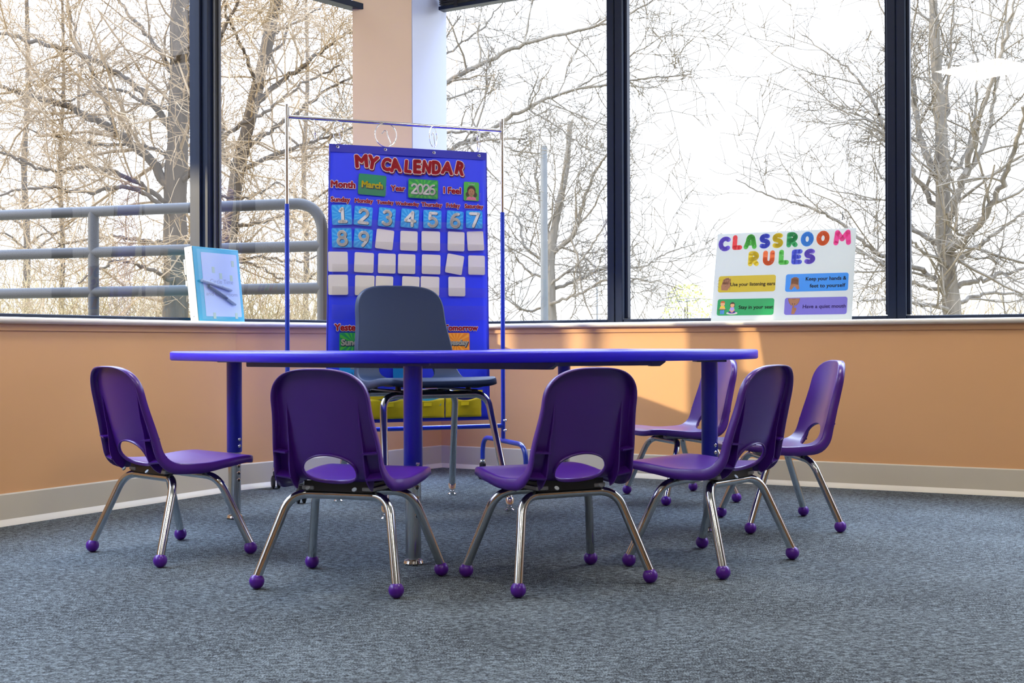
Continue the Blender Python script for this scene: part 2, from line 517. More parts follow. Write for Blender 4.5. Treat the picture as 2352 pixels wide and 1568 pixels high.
def carpet_material():
    m = bpy.data.materials.new('grey_woven_carpet')
    m.use_nodes = True
    n, l = m.node_tree.nodes, m.node_tree.links
    b = n['Principled BSDF']
    b.inputs['Roughness'].default_value = 0.95
    b.inputs['Specular IOR Level'].default_value = 0.15
    tc = n.new('ShaderNodeTexCoord')
    def noise(scale_xyz, rot, scale, detail=3.0, rough=0.6):
        mp = n.new('ShaderNodeMapping')
        mp.inputs['Rotation'].default_value = (0, 0, rot)
        mp.inputs['Scale'].default_value = scale_xyz
        l.new(tc.outputs['Object'], mp.inputs[0])
        t = n.new('ShaderNodeTexNoise')
        t.inputs['Scale'].default_value = scale
        t.inputs['Detail'].default_value = detail
        t.inputs['Roughness'].default_value = rough
        l.new(mp.outputs[0], t.inputs['Vector'])
        return t.outputs[0]
    def math_(op, a, bb):
        q = n.new('ShaderNodeMath')
        q.operation = op
        for i, x in enumerate((a, bb)):
            if isinstance(x, (int, float)): q.inputs[i].default_value = x
            else: l.new(x, q.inputs[i])
        return q.outputs[0]
    # carpet tiles laid in turns: the pile lines run one way in one square and across in the next
    ROT = R(-27)
    mp = n.new('ShaderNodeMapping')
    mp.inputs['Rotation'].default_value = (0, 0, ROT)
    l.new(tc.outputs['Object'], mp.inputs[0])
    ck = n.new('ShaderNodeTexChecker')
    ck.inputs['Scale'].default_value = 2.0
    ck.inputs['Color1'].default_value = (0, 0, 0, 1)
    ck.inputs['Color2'].default_value = (1, 1, 1, 1)
    l.new(mp.outputs[0], ck.inputs['Vector'])
    na = noise((1, 2.2, 1), ROT, 130.0, 4.0, 0.75)
    nb = noise((2.8, 1, 1), ROT, 110.0, 4.0, 0.75)
    mx = n.new('ShaderNodeMix')
    mx.data_type = 'FLOAT'
    l.new(ck.outputs[1], mx.inputs[0])
    l.new(na, mx.inputs[2]); l.new(nb, mx.inputs[3])
    fine = noise((1, 1, 1), 0.3, 300.0, 3.0, 0.8)
    mid_ = noise((1, 1.7, 1), ROT, 52.0, 3.0, 0.6)
    big = noise((1, 1, 1), 0.0, 1.8, 3.0)
    v = math_('ADD', math_('MULTIPLY', mx.outputs[0], 0.85), math_('MULTIPLY', fine, 0.75))
    v = math_('ADD', v, math_('MULTIPLY', mid_, 0.60))
    v = math_('ADD', v, math_('MULTIPLY', big, 0.22))
    v = math_('SUBTRACT', v, 0.20)
    rp = n.new('ShaderNodeValToRGB')
    e = rp.color_ramp.elements
    e[0].position = 0.72; e[0].color = (0.014, 0.014, 0.016, 1)
    e[1].position = 1.0; e[1].color = (0.24, 0.285, 0.312, 1)
    mid = e.new(0.86); mid.color = (0.076, 0.090, 0.101, 1)
    l.new(math_('MULTIPLY', v, 0.86), rp.inputs[0])
    l.new(rp.outputs[0], b.inputs['Base Color'])
    bp = n.new('ShaderNodeBump')
    bp.inputs['Strength'].default_value = 0.25
    bp.inputs['Distance'].default_value = 0.003
    l.new(v, bp.inputs['Height'])
    l.new(bp.outputs[0], b.inputs['Normal'])
    return m
M['carpet'] = carpet_material()

def emit_mat(name, rgb, strength):
    m = bpy.data.materials.new(name)
    m.use_nodes = True
    b = m.node_tree.nodes['Principled BSDF']
    b.inputs['Base Color'].default_value = (0.8, 0.8, 0.8, 1)
    b.inputs['Emission Color'].default_value = rgb + (1,)
    b.inputs['Emission Strength'].default_value = strength
    return m
M['lamp'] = emit_mat('fill_panel_diffuser', (1.0, 0.93, 0.84), FILL_LIGHT)

# ---------------------------------------------------------------- the room
SILL, HEAD, CEIL = 0.664, 2.60, 2.75
GL = 0.16
BEND, CORNER, CB = Vector((-1.09, 4.81)), Vector((-0.331, 5.69)), Vector((0.401, 5.274))
dA = Vector((0.493, 0.870)).normalized()
dC = Vector((1.494, -0.763)).normalized()
WL = [BEND - dA * 6.5, BEND, CORNER, CB, CB + dC * 6.5, Vector((4.5, -4.0)), Vector((-2.5, -5.0))]
def seg_dir(i):
    return (WL[(i + 1) % len(WL)] - WL[i]).normalized()
def out_n(i):
    d = seg_dir(i)
    return Vector((-d.y, d.x))
def moff(i, o):
    """wall corner i pushed outward by o, mitred"""
    n0, n1 = out_n((i - 1) % len(WL)), out_n(i)
    b = (n0 + n1).normalized()
    return WL[i] + b * (o / b.dot(n1))
def sweep(mb, i, prof):
    """closed (offset, height) outline run along wall segment i"""
    j = (i + 1) % len(WL)
    r0 = [Vector((*moff(i, o), z)) for o, z in prof]
    r1 = [Vector((*moff(j, o), z)) for o, z in prof]
    mb.rings([r0, r1])
def rect(o0, o1, z0, z1):
    return [(o0, z0), (o1, z0), (o1, z1), (o0, z1)]

mb = MB(); mb.prism([tuple(moff(i, 0.2)) for i in range(len(WL))][::-1], -0.05, 0.0)
tag(fix_normals(mb.build('floor', M['carpet'], smooth=0)), kind='structure')
mb = MB(); mb.prism([tuple(moff(i, 0.2)) for i in range(len(WL))][::-1], CEIL, CEIL + 0.05)
tag(fix_normals(mb.build('ceiling', M['ceiling'], smooth=0)), kind='structure')

WALLS = [(0, 'wall_left'), (1, 'wall_back_left'), (2, 'wall_back'), (3, 'wall_right')]
for i, nm in WALLS:
    mb = MB()
    sweep(mb, i, rect(0, 0.22, 0, SILL - 0.021))
    sweep(mb, i, rect(0, 0.22, HEAD, CEIL))
    sweep(mb, i, rect(-0.006, 0.01, SILL - 0.043, SILL - 0.018))
    tag(fix_normals(mb.build(nm, M['wall'], smooth=0)), kind='structure')
for i, nm in ((4, 'wall_far_right'), (5, 'wall_front'), (6, 'wall_far_left')):
    mb = MB(); sweep(mb, i, rect(0, 0.2, 0, CEIL))
    tag(fix_normals(mb.build(nm, M['wall'], smooth=0)), kind='structure')
# pier walls past the last pane, far outside the view
for nm, i, s0, s1 in (('wall_left_pier', 0, 0.0, 1.7), ('wall_right_pier', 3, 4.8, 6.5)):
    a = WL[i] + seg_dir(i) * s0
    b = WL[i] + seg_dir(i) * s1
    n = out_n(i)
    mb = MB(); mb.prism([tuple(a + n * .02), tuple(b + n * .02), tuple(b + n * 0.22), tuple(a + n * 0.22)], SILL, HEAD)
    tag(fix_normals(mb.build(nm, M['wall'], smooth=0)), kind='structure')

for i, nm in ((0, 'baseboard_left'), (1, 'baseboard_back_left'), (2, 'baseboard_back'), (3, 'baseboard_right')):
    mb = MB(); sweep(mb, i, [(0.0, 0.0), (-0.006, 0.0), (-0.006, 0.098), (-0.004, 0.102), (0.0, 0.102)])
    tag(fix_normals(mb.build(nm, M['base'], smooth=0)), kind='structure')
    bb = bpy.data.objects[nm]
    mb = MB(); sweep(mb, i, [(-0.006, 0.0), (-0.018, 0.0), (-0.016, 0.006), (-0.010, 0.014), (-0.0065, 0.020)])
    fix_normals(mb.build('toe_strip', M['base_toe'], bb, smooth=40))
nose = [(-0.022, SILL - 0.021), (-0.030, SILL - 0.017), (-0.033, SILL - 0.0105), (-0.030, SILL - 0.004), (-0.022, SILL), (0.21, SILL), (0.21, SILL - 0.021)]
for k, (i, nm) in enumerate(((0, 'trim_1'), (1, 'trim_2'), (2, 'trim_3'), (3, 'trim_4'))):
    mb = MB(); sweep(mb, i, nose)
    tag(fix_normals(mb.build(nm, M['sill'], smooth=50)), kind='structure')

# windows: one dark frame and one pane each
def glass_pt(i, s):
    """point on the glass line of wall i, s metres from its start corner"""
    return moff(i, GL) + seg_dir(i) * s
def glass_len(i):
    return (moff((i + 1) % len(WL), GL) - moff(i, GL)).length
NW = [0]
TRANSOM = 2.085
def window(i, s0, s1, j0=0.036, j1=0.036, TRANSOM=2.085):
    NW[0] += 1
    d, n = seg_dir(i), out_n(i)
    d3, n3, z3 = Vector((*d, 0)), Vector((*n, 0)), Vector((0, 0, 1))
    a, b = glass_pt(i, s0), glass_pt(i, s1)
    root = empty('window_%d' % NW[0], (*(a + b) / 2, SILL))
    tag(root, kind='structure')
    inv = Vector((*((a + b) / 2), SILL))
    def loc(p2, z): return Vector((p2.x, p2.y, z)) - inv
    mb = MB()
    L = (b - a).length
    zc, zh = (SILL + HEAD) / 2, (HEAD - SILL) / 2
    for sgn, j, e in ((1, j0, a), (-1, j1, b)):
        mb.box(loc(e + d * sgn * j / 2, zc), (j / 2 - .0005, 0.05, zh), (d3, n3, z3), 0.003)
        mb.box(loc(e + d * sgn * (j + 0.006), zc), (0.006, 0.018, zh - .02), (d3, n3, z3), 0.002)
    mb.box(loc((a + b) / 2, SILL + 0.008), (L / 2 - max(j0, j1), 0.045, 0.0075), (d3, n3, z3), 0.002)
    mb.box(loc((a + b) / 2, HEAD - 0.025), (L / 2 - max(j0, j1), 0.045, 0.024), (d3, n3, z3), 0.003)
    mb.box(loc((a + b) / 2, TRANSOM + .014), (L / 2 - max(j0, j1), 0.03, 0.014), (d3, n3, z3), 0.002)
    fix_normals(mb.build('window_frame', M['frame'], root))
    mb = MB()
    mb.box(loc((a + b) / 2 + n * 0.004, zc), (L / 2 - 0.02, 0.0001, zh - 0.004), (d3, n3, z3))
    q = MB()
    c0 = loc(a + d * 0.02 + n * .004, SILL + .004); c1 = loc(b - d * .02 + n * .004, SILL + .004)
    up = Vector((0, 0, HEAD - SILL - .008))
    q.add([c0, c1, c1 + up, c0 + up], [(0, 1, 2, 3)])
    q.build('window_pane', M['glass'], root, smooth=0)
    return root
LA = glass_len(0)
for k in range(4):
    window(0, LA - 1.2 * (k + 1), LA - 1.2 * k, j1=0.052 if k == 0 else 0.036)
LBg = glass_len(1)
w_b = window(1, 0.0, LBg - 0.20, j0=0.030)
LC = glass_len(2)
window(2, -0.02, LC, j0=0.012, j1=0.036, TRANSOM=2.195)
for k in range(4):
    window(3, 1.2 * k, 1.2 * (k + 1), TRANSOM=2.14)
# the angled post between the two left windows: black gap, pale gasket strips
root = tag(empty('window_post', (*moff(1, GL), SILL)), kind='structure')
g = moff(1, GL)
bis = (out_n(0) + out_n(1)).normalized()
side = Vector((-bis.y, bis.x))
b3, s3, z3 = Vector((*bis, 0)), Vector((*side, 0)), Vector((0, 0, 1))
hz = (HEAD - SILL) / 2
mb = MB(); mb.box(-b3 * 0.035 + z3 * hz, (0.030, 0.016, hz - .001), (b3, s3, z3), .002)
mb.build('post_core', M['black'], root)
mb = MB()
mb.box(-b3 * 0.068 + s3 * -0.004 + z3 * hz, (0.004, 0.005, hz - .001), (b3, s3, z3), .001)
mb.build('gasket_strip', M['seal'], root)
mb = MB(); mb.box(-b3 * 0.060 + s3 * 0.018 + z3 * hz, (0.004, 0.003, hz - .001), (b3, s3, z3), .001)
mb.build('gasket_strip', M['seal'], root)

# raised blinds packed under the window heads
def blind(i, s0, s1, bottom, label, o=0.075, z0=2.2):
    HEAD = z0
    d, n = seg_dir(i), out_n(i)
    d3, n3, z3 = Vector((*d, 0)), Vector((*n, 0)), Vector((0, 0, 1))
    a = moff(i, o) + d * s0
    b = moff(i, o) + d * s1
    c = (a + b) / 2
    L = (b - a).length / 2
    r = tag(empty('raised_blind', (c.x, c.y, HEAD)), label, 'blind')
    mb = MB(); mb.box(z3 * -0.018, (L, 0.025, 0.0178), (d3, n3, z3), .003); mb.build('headrail', M['frame'], r)
    mb = MB()
    z = -0.040
    while HEAD + z > bottom + 0.022:
        mb.box(z3 * z + n3 * (0.002 if int(z * 1000) % 2 else -.002), (L - .004, 0.024, 0.0012), (d3, n3, z3))
        z -= 0.0048
    mb.build('slat_stack', M['blind'], r, smooth=0)
    mb = MB(); mb.box(z3 * (bottom - HEAD + .009), (L, 0.025, 0.009), (d3, n3, z3), .002); mb.build('bottom_rail', M['frame'], r)
    for f in (-.78, .0, .78):
        mb = MB()
        mb.box(z3 * (bottom - HEAD + .009) * .5 + d3 * L * f - n3 * .027, (.010, .003, (HEAD - bottom) * .5), (d3, n3, z3), .001)
        mb.build('stack_clip', M['black'], r)
    return r
blind(2, 0.02, LC - 0.05, 2.150, 'dark blind packed up high in the window right of the column', z0=2.262)

# column on the sill in the corner
P1, P2, P3 = Vector((-0.714, 5.49)), Vector((-0.452, 5.55)), Vector((-0.314, 5.865))
P4 = Vector((-0.62, 5.80))
mb = MB(); mb.prism([tuple(P1), tuple(P2), tuple(P3), tuple(P4)], SILL, CEIL)
colm = tag(fix_normals(mb.build('column', M['column'], smooth=0)), kind='structure')
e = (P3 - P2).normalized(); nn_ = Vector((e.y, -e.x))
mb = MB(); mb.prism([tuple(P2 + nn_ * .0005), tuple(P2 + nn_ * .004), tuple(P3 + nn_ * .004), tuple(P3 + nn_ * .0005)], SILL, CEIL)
fix_normals(mb.build('sky_tinted_return', M['return'], colm, smooth=0))  # thin face carrying the sky's reflection as colour

# unseen ceiling panels, added for the room's fill light
for k, (x, y) in enumerate(((-0.5, 3.45), (1.3, 3.2), (-1.0, 0.3), (1.3, 0.3), (0.2, -2.6))):
    r = tag(empty('ceiling_fill_panel', (x, y, CEIL)), 'white square light panel added unseen in the ceiling for fill', 'ceiling light', 'added ceiling fill panels')
    mb = MB(); mb.box((0, 0, -0.012), (0.31, 0.31, 0.0115), None, .003); mb.build('light_frame', M['sill'], r)
    mb = MB(); mb.box((0, 0, -0.026), (0.28, 0.28, 0.002)); mb.build('diffuser', M['lamp'], r, smooth=0)

# ---------------------------------------------------------------- the activity table
TC = Vector((-0.094, 3.954))
tu, tv = Vector((0.819, 0.574)), Vector((0.574, -0.819))
T_TOP, T_THK = 0.5525, 0.0295
def table_outline():
    pts = []
    HW, HD, nexp = 0.85, 0.775, 2.55
    for k in range(61):                                   # broad rounded side facing the small chairs
        a = PI - PI * k / 60
        c, s = math.cos(a), math.sin(a)
        pts.append((HW * math.copysign(abs(c) ** (2 / nexp), c), HD * abs(s) ** (2 / nexp)))
    RC, RI, back, nw = 0.155, 0.08, -0.66, 0.42
    def corner(cx, cy, r, a0, a1, n=10):
        return [(cx + r * math.cos(R(a0 + (a1 - a0) * k / n)), cy + r * math.sin(R(a0 + (a1 - a0) * k / n))) for k in range(n + 1)]
    pts += corner(HW - RC, back + RC, RC, 0, -90)
    pts += corner(nw + RI, back + RI, RI, -90, -180)
    pts += [(nw * math.cos(PI * k / 24), -0.26 + .26 * math.sin(PI * k / 24)) for k in range(25)]
    pts += corner(-nw - RI, back + RI, RI, 0, -90)
    pts += corner(-HW + RC, back + RC, RC, -90, -180)
    out = [pts[0]]
    for p in pts[1:]:
        if math.hypot(p[0] - out[-1][0], p[1] - out[-1][1]) > 1e-4: out.append(p)
    if math.hypot(out[0][0] - out[-1][0], out[0][1] - out[-1][1]) < 1e-4: out.pop()
    return out
OUT = table_outline()
def toff(pts, d):
    n = len(pts); r = []
    for i in range(n):
        a, b = Vector(pts[i - 1]), Vector(pts[(i + 1) % n])
        t = (b - a).normalized()
        r.append((pts[i][0] - t.y * d, pts[i][1] + t.x * d))
    return r
def tw(p, z):
    q = tu * p[0] + tv * p[1]
    return Vector((q.x, q.y, z))
table = tag(empty('activity_table', (TC.x, TC.y, 0)), 'blue horseshoe shaped activity table on adjustable legs, chairs drawn up around it', 'table')
def sgn_area(p): return sum(p[i][0] * p[(i + 1) % len(p)][1] - p[(i + 1) % len(p)][0] * p[i][1] for i in range(len(p)))
SG = 1 if sgn_area(OUT) > 0 else -1
mb = MB()
b = T_TOP - T_THK
mb.rings([[tw(p, b) for p in toff(OUT, SG * .004)], [tw(p, b + .004) for p in OUT], [tw(p, T_TOP - .006) for p in OUT], [tw(p, T_TOP - .0015) for p in toff(OUT, SG * .0025)], [tw(p, T_TOP - .0002) for p in toff(OUT, SG * .008)]], True, False)
fix_normals(mb.build('edge_band', M['edge'], table, smooth=60))
mb = MB()
mb.rings([[tw(p, T_TOP - .004) for p in toff(OUT, SG * .008)], [tw(p, T_TOP) for p in toff(OUT, SG * .008)]])
fix_normals(mb.build('tabletop', M['top'], table, smooth=30))
LEGS = [Vector((-0.917, 4.023)), Vector((-0.2585, 3.173)), Vector((0.602, 3.72)), Vector((0.205, 4.80))]
for lp in LEGS:
    c = lp - TC
    face = Vector((0.55, -0.83, 0)) if lp.x > -0.5 else Vector((0.80, -0.60, 0))
    mb = MB()
    mb.tube([(c.x, c.y, b), (c.x, c.y, 0.222), (c.x, c.y, .219)], [.0248, .0248, .0236], 24)
    lg = mb.build('leg', M['leg_blue'], table)
    mb = MB()
    mb.tube([(c.x, c.y, 0.24), (c.x, c.y, 0.018)], .0205, 20)
    lo = mb.build('leg_insert', M['chrome'], lg)
    mb = MB()
    mb.lathe((c.x, c.y, 0), [(.0, .0), (.024, .0), (.0265, .004), (.024, .011), (.012, .014), (.012, .02)], 20)
    mb.build('foot_glide', M['bright'], lg)
    mb = MB()
    ux, uz = Vector((0, 0, 1)).cross(face).normalized(), Vector((0, 0, 1))
    for zz in (0.262, 0.240):
        mb = MB()
        mb.lathe(Vector((c.x, c.y, zz)) + face * .0235, [(.006, 0), (.006, .002), (.004, .0045), (.0, .005)], 10, (ux, uz, face))
        mb.build('screw', M['bright'], lg)
    mb = MB()
    for zz in (0.200, 0.172, 0.150, 0.127):
        mb.lathe(Vector((c.x, c.y, zz)) + face * .0195, [(.0075, 0), (.0075, .0016), (.005, .002)], 12, (ux, uz, face))
    mb.build('rivet', M['bright'], lg)
    mb = MB()
    for zz in (0.200, 0.172, 0.150, 0.127):
        mb.lathe(Vector((c.x, c.y, zz)) + face * .0206, [(.0045, 0), (.0045, .0012)], 12, (ux, uz, face))
    mb.build('peg_hole', M['black'], lg)
    mb = MB(); mb.box((c.x, c.y, b - .004), (.045, .045, .0036), None, .001); mb.build('mounting_plate', M['rail'], lg)
for (p0, p1, drop) in (((-0.86, 3.985), (0.11, 3.36), .0225), ((0.02, 3.50), (0.435, 3.60), .016)):
    a, e = Vector(p0) - TC, Vector(p1) - TC
    d = (e - a).normalized(); L = (e - a).length
    d3, n3 = Vector((d.x, d.y, 0)), Vector((-d.y, d.x, 0))
    mb = MB()
    mid = (a + e) / 2
    mb.box((mid.x, mid.y, b - drop / 2), (L / 2, .014, drop / 2), (d3, n3, Vector((0, 0, 1))), .002)
    q = Vector((e.x, e.y, b - drop / 2 - .004))
    mb.rings([[q + d3 * -.03 + n3 * s * .016 + Vector((0, 0, zz)) for s, zz in ((-1, -.006), (1, -.006), (1, .010), (-1, .010))],
              [q + d3 * -.004 + n3 * s * .016 + Vector((0, 0, zz)) for s, zz in ((-1, -.006), (1, -.006), (1, .010), (-1, .010))],
              [q + d3 * .016 + n3 * s * .010 + Vector((0, 0, zz)) for s, zz in ((-1, .006), (1, .006), (1, .012), (-1, .012))]])
    fix_normals(mb.build('support_rail', M['rail'], table))

# ---------------------------------------------------------------- chairs
PROFILE = [(-0.178, 0.514), (-0.171, 0.480), (-0.156, 0.420), (-0.139, 0.360), (-0.123, 0.308), (-0.108, 0.276), (-0.083, 0.256), (-0.045, 0.249), (0.01, 0.2505), (0.07, 0.257), (0.13, 0.2645), (0.170, 0.2655), (0.192, 0.259)]
def shell_surface(S, dz):
    """returns (length, pos(l, s), half width(s), tangent/normal(s)); S scales (x, y, z)"""
    pts = [Vector((y * S[1], (z - .245) * S[2] + dz)) for y, z in PROFILE]
    N = 240
    cur, L = catmull(pts, N)
    wt = [(0, .110), (.15, .117), (.38, .129), (.52, .139), (.62, .144), (.80, .145), (1.0, .133)]
    rc0, rc1, P0, P1 = (.072 if S[0] <= 1 else .062) * S[0], .046 * S[0], 2.7 if S[0] <= 1 else 3.1, 4.2
    def frame(s):
        f = min(max(s / L, 0), 1) * (N - 1)
        i = min(int(f), N - 2)
        p = cur[i].lerp(cur[i + 1], f - i)
        a, b2 = cur[max(i - 2, 0)], cur[min(i + 3, N - 1)]
        t = (b2 - a).normalized()
        return p, t, Vector((-t.y, t.x))
    def half(s):
        w = interp(wt, s / L) * S[0]
        if s < rc0:
            q = min((rc0 - s) / rc0, 1.0)
            w *= max(1 - q ** P0, 0.0) ** (1 / P0)
        elif s > L - rc1:
            q = min((s - (L - rc1)) / rc1, 1.0)
            w *= max(1 - q ** P1, 0.0) ** (1 / P1)
        return max(w, .004)
    def dish(l, s):
        w = interp(wt, s / L) * S[0]
        u = l / w
        k = interp([(0, .016), (.35, .018), (.55, .010), (.75, .004), (1, .0)], s / L) * S[0]
        crown = interp([(0, .010), (.10, .0)], s / L) * S[0]
        return k * u * u, crown * u * u
    def pos(l, s, drop=0.0):
        p, t, n = frame(s)
        a, _ = dish(l, s)
        q = p + n * (a - drop)
        return Vector((l, q.x, q.y))
    return L, pos, half, frame, cur

def make_shell(name, m, parent, S, dz, hole, flange, thick):
    L, pos, half, frame, cur = shell_surface(S, dz)
    NU, NV = 44, 110
    # rows: finer near the rounded ends
    rows = []
    for k in range(NV + 1):
        t = k / NV
        rows.append(L * (t - math.sin(2 * PI * t) / (2 * PI) * 0.93))
    # hole in (l, s)
    s_top = next(L * i / 239 for i in range(240) if cur[i].y <= (hole[0] - .245) * S[2] + dz)
    s_bot = next(L * i / 239 for i in range(240) if cur[i].x >= hole[1] * S[1])
    hc, hb, ha = (s_top + s_bot) / 2, (s_bot - s_top) / 2, hole[2] * S[0]
    ls = {}
    inside = set()
    for j, s in enumerate(rows):
        w = max(half(s), 1e-3)
        for i in range(NU + 1):
            l = w * (-1 + 2 * i / NU)
            ls[(i, j)] = [l, s]
            if ((l / ha) ** 2 + ((s - hc) / hb) ** 2) < 1.0:
                inside.add((i, j))
    faces = []
    for j in range(NV):
        for i in range(NU):
            q = [(i, j), (i + 1, j), (i + 1, j + 1), (i, j + 1)]
            if any(v in inside for v in q): continue
            faces.append(q)
    cnt = {}
    for q in faces:
        for a, bq in zip(q, q[1:] + q[:1]):
            k = tuple(sorted((a, bq)))
            cnt[k] = cnt.get(k, 0) + 1
    border = {}
    hole_v = set()
    for q in faces:
        for a, bq in zip(q, q[1:] + q[:1]):
            if cnt[tuple(sorted((a, bq)))] == 1:
                outer = all(v[0] in (0, NU) or v[1] in (0, NV) for v in (a, bq))
                if not outer:
                    hole_v.add(a); hole_v.add(bq)
    for v in hole_v:
        l, s = ls[v]
        a = math.atan2((s - hc) / hb, l / ha)
        ls[v] = [ha * math.cos(a), hc + hb * math.sin(a)]
    idx, vs = {}, []
    for q in faces:
        for v in q:
            if v not in idx:
                idx[v] = len(vs)
                vs.append(pos(*ls[v]))
    fs = [tuple(idx[v] for v in q) for q in faces]
    # outer skirt
    loop = [(i, 0) for i in range(NU)] + [(NU, j) for j in range(NV)] + [(i, NV) for i in range(NU, 0, -1)] + [(0, j) for j in range(NV, 0, -1)]
    n = len(loop)
    pts2 = [Vector(ls[v]) for v in loop]
    def ring(d_out, d_down):
        r = []
        for k in range(n):
            t = (pts2[(k + 1) % n] - pts2[k - 1])
            t = t.normalized() if t.length > 1e-7 else Vector((1, 0))
            o = Vector((t.y, -t.x))          # outward in (l, s)
            l, s = pts2[k]
            p, tt, nn = frame(s)
            base = pos(l, s)
            fl = interp([(0, .85), (.25, 1.0), (.5, 1.25), (.62, 1.15), (.8, .95), (1, .75)], s / L)
            down = d_down * (fl if d_down > .01 else 1)
            r.append(base + Vector((o.x * d_out, (tt * o.y * d_out - nn * down).x, (tt * o.y * d_out - nn * down).y)))
        return r
    prev = [idx[v] for v in loop]
    for d_out, d_down in ((.0025 * S[0], .0012 * S[0]), (.0045 * S[0], .0045 * S[0]), (.0055 * S[0], flange * .5), (.0065 * S[0], flange)):
        o = len(vs)
        vs += ring(d_out, d_down)
        new = list(range(o, o + n))
        for k in range(n):
            fs.append((prev[k], new[k], new[(k + 1) % n], prev[(k + 1) % n]))
        prev = new
    # lip around the opening
    hl = sorted(hole_v, key=lambda v: math.atan2((ls[v][1] - hc) / hb, ls[v][0] / ha))
    prev = [idx[v] for v in hl]
    for k_out, d_down in ((-.0015, .0015), (-.002, .009 * S[0])):
        o = len(vs)
        for v in hl:
            a = math.atan2((ls[v][1] - hc) / hb, ls[v][0] / ha)
            vs.append(pos((ha + k_out) * math.cos(a), hc + (hb + k_out) * math.sin(a), d_down))
        new = list(range(o, o + len(hl)))
        for k in range(len(hl)):
            q = (k + 1) % len(hl)
            fs.append((prev[k], prev[q], new[q], new[k]))
        prev = new
    me = MB(); me.v = [tuple(v) for v in vs]; me.f = fs
    o = fix_normals(me.build(name, m, parent, smooth=32))
    # make the face normals point to the sitter
    up = sum(1 for p in o.data.polygons if p.normal.z > 0.9) - sum(1 for p in o.data.polygons if p.normal.z < -0.9)
    if up < 0:
        o.data.flip_normals()
    md = o.modifiers.new('thickness', 'SOLIDIFY')
    md.thickness = thick
    md.offset = -1
    return o, (L, pos, half, frame, s_top, s_bot)

def make_ribs(parent, m, geo, S, dz):
    L, pos, half, frame, s_top, s_bot = geo
    for sg in (-1, 1):
        mb = MB()
        n = 26
        rows = []
        s0, s1 = L * .12, s_bot - .004
        for k in range(n + 1):
            s = s0 + (s1 - s0) * k / n
            l = sg * (interp([(0, .090), (1, .097)], k / n)) * S[0]
            d = interp([(0, .003), (.4, .012), (1, .030)], k / n) * S[0]
            rows.append([pos(l - .0017 * S[0], s, .001), pos(l + .0017 * S[0], s, .001), pos(l + .0017 * S[0], s, d), pos(l - .0017 * S[0], s, d)])
        mb.rings(rows)
        for s in (s_top - .004, s_top + (s_bot - s_top) * .62):
            l0, l1 = sg * .096 * S[0], sg * (half(s) + .003)
            r = []
            for e, dd in ((0, .001), (.004 * S[0], .001), (.004 * S[0] - .006, .030 * S[0]), (-.006, .030 * S[0])):
                r.append((e, dd))
            mb.rings([[pos(l0, s + e, dd) for e, dd in r], [pos(l1, s + e, dd) for e, dd in r]])
        fix_normals(mb.build('back_rib', m, parent, smooth=30))

def bend_path(p0, p1, p2, r, n=8):
    """p0 -> p1 -> p2 with a rounded elbow at p1"""
    p0, p1, p2 = Vector(p0), Vector(p1), Vector(p2)
    a, c = (p0 - p1).normalized(), (p2 - p1).normalized()
    A, C = p1 + a * r, p1 + c * r
    return [p0] + [A.lerp(p1, t).lerp(p1.lerp(C, t), t) for t in [k / n for k in range(n + 1)]] + [p2]

def make_small_chair():
    root = empty('school_chair')
    sh, geo = make_shell('seat_shell', M['purple'], root, (1, 1, 1), .245, (.320, -.078, .069), .024, .0034)
    make_ribs(sh, M['purple'], geo, (1, 1, 1), .245)
    L, pos, half, frame, s_top, s_bot = geo
    mb = MB()                                                            # black plate wrapped under the seat's rear
    s0, s1 = s_bot + .006, s_bot + .125
    rows = []
    for k in range(13):
        s = s0 + (s1 - s0) * k / 12
        a, b_ = pos(-.088, s, .0055), pos(.088, s, .0055)
        zb = min(.2255, a.z - .004)
        rows.append([a, b_, Vector((b_.x, b_.y, zb)), Vector((a.x, a.y, zb))])
    mb.rings(rows)
    fix_normals(mb.build('mounting_plate', M['plate'], root))
    for x in (-.06, .06):
        mb = MB()
        mb.lathe(Vector((x, -.108, .2375)), [(.006, 0), (.006, .003), (.003, .005)], 10, (Vector((1, 0, 0)), Vector((0, .7, .7)), Vector((0, -.7, .7)) * -1))
        mb.build('screw', M['rail'], root)
    for x in (-.078, .078):
        mb = MB()
        mb.box((x, .012, .2335), (.016, .085, .0055), None, .002)
        mb.build('support_bracket', M['pad'], root)
    Z = .2165
    for sy in (-1, 1):
        mb = MB(); mb.tube([(-.088, sy * .056, Z), (.088, sy * .056, Z)], .0108, 16)
        mb.build('crossbar', M['chrome'], root)
        for sx in (-1, 1):
            ft = (sx * .1775, sy * .138)
            path = bend_path((sx * .088, sy * .056, Z), (sx * .128, sy * .066, Z), (ft[0], ft[1], .026), .046)
            mb = MB(); mb.tube(path, .0108, 16)
            lg = mb.build('leg', M['chrome'], root)
            mb = MB()
            mb.ball((ft[0], ft[1], .018), .018, 20, 12)
            mb.build('ball_glide', M['purple_ball'], lg)
    return root

CH = [
 (-0.9415, 3.3598, 43.35, 'purple child chair left of the table, angled toward it, tan wall behind'),
 (-0.3883, 2.9337, 18.23, 'purple child chair seen from behind, straight before the table leg nearest the viewer'),
 (0.1067, 2.9509, -27.24, 'purple child chair seen from behind, its seat pointing left, right of nearest table leg'),
 (0.5183, 3.1757, -49.68, 'purple child chair turned side on, dark back showing, in front of the right table leg'),
 (0.8372, 3.8446, -94.3, 'purple child chair farthest from the table on its right, whole pale front of backrest showing'),
 (0.6205, 4.5126, -107.34, 'purple child chair behind the right table leg, in the sun patch by the tan wall'),
]
chair0 = make_small_chair()
for k, (x, y, th, lab) in enumerate(CH):
    o = chair0 if k == 0 else copy_tree(chair0)
    o.location = (x, y, 0)
    o.rotation_euler = (0, 0, -R(th))
    tag(o, lab, 'chair', 'purple child chairs around the table')

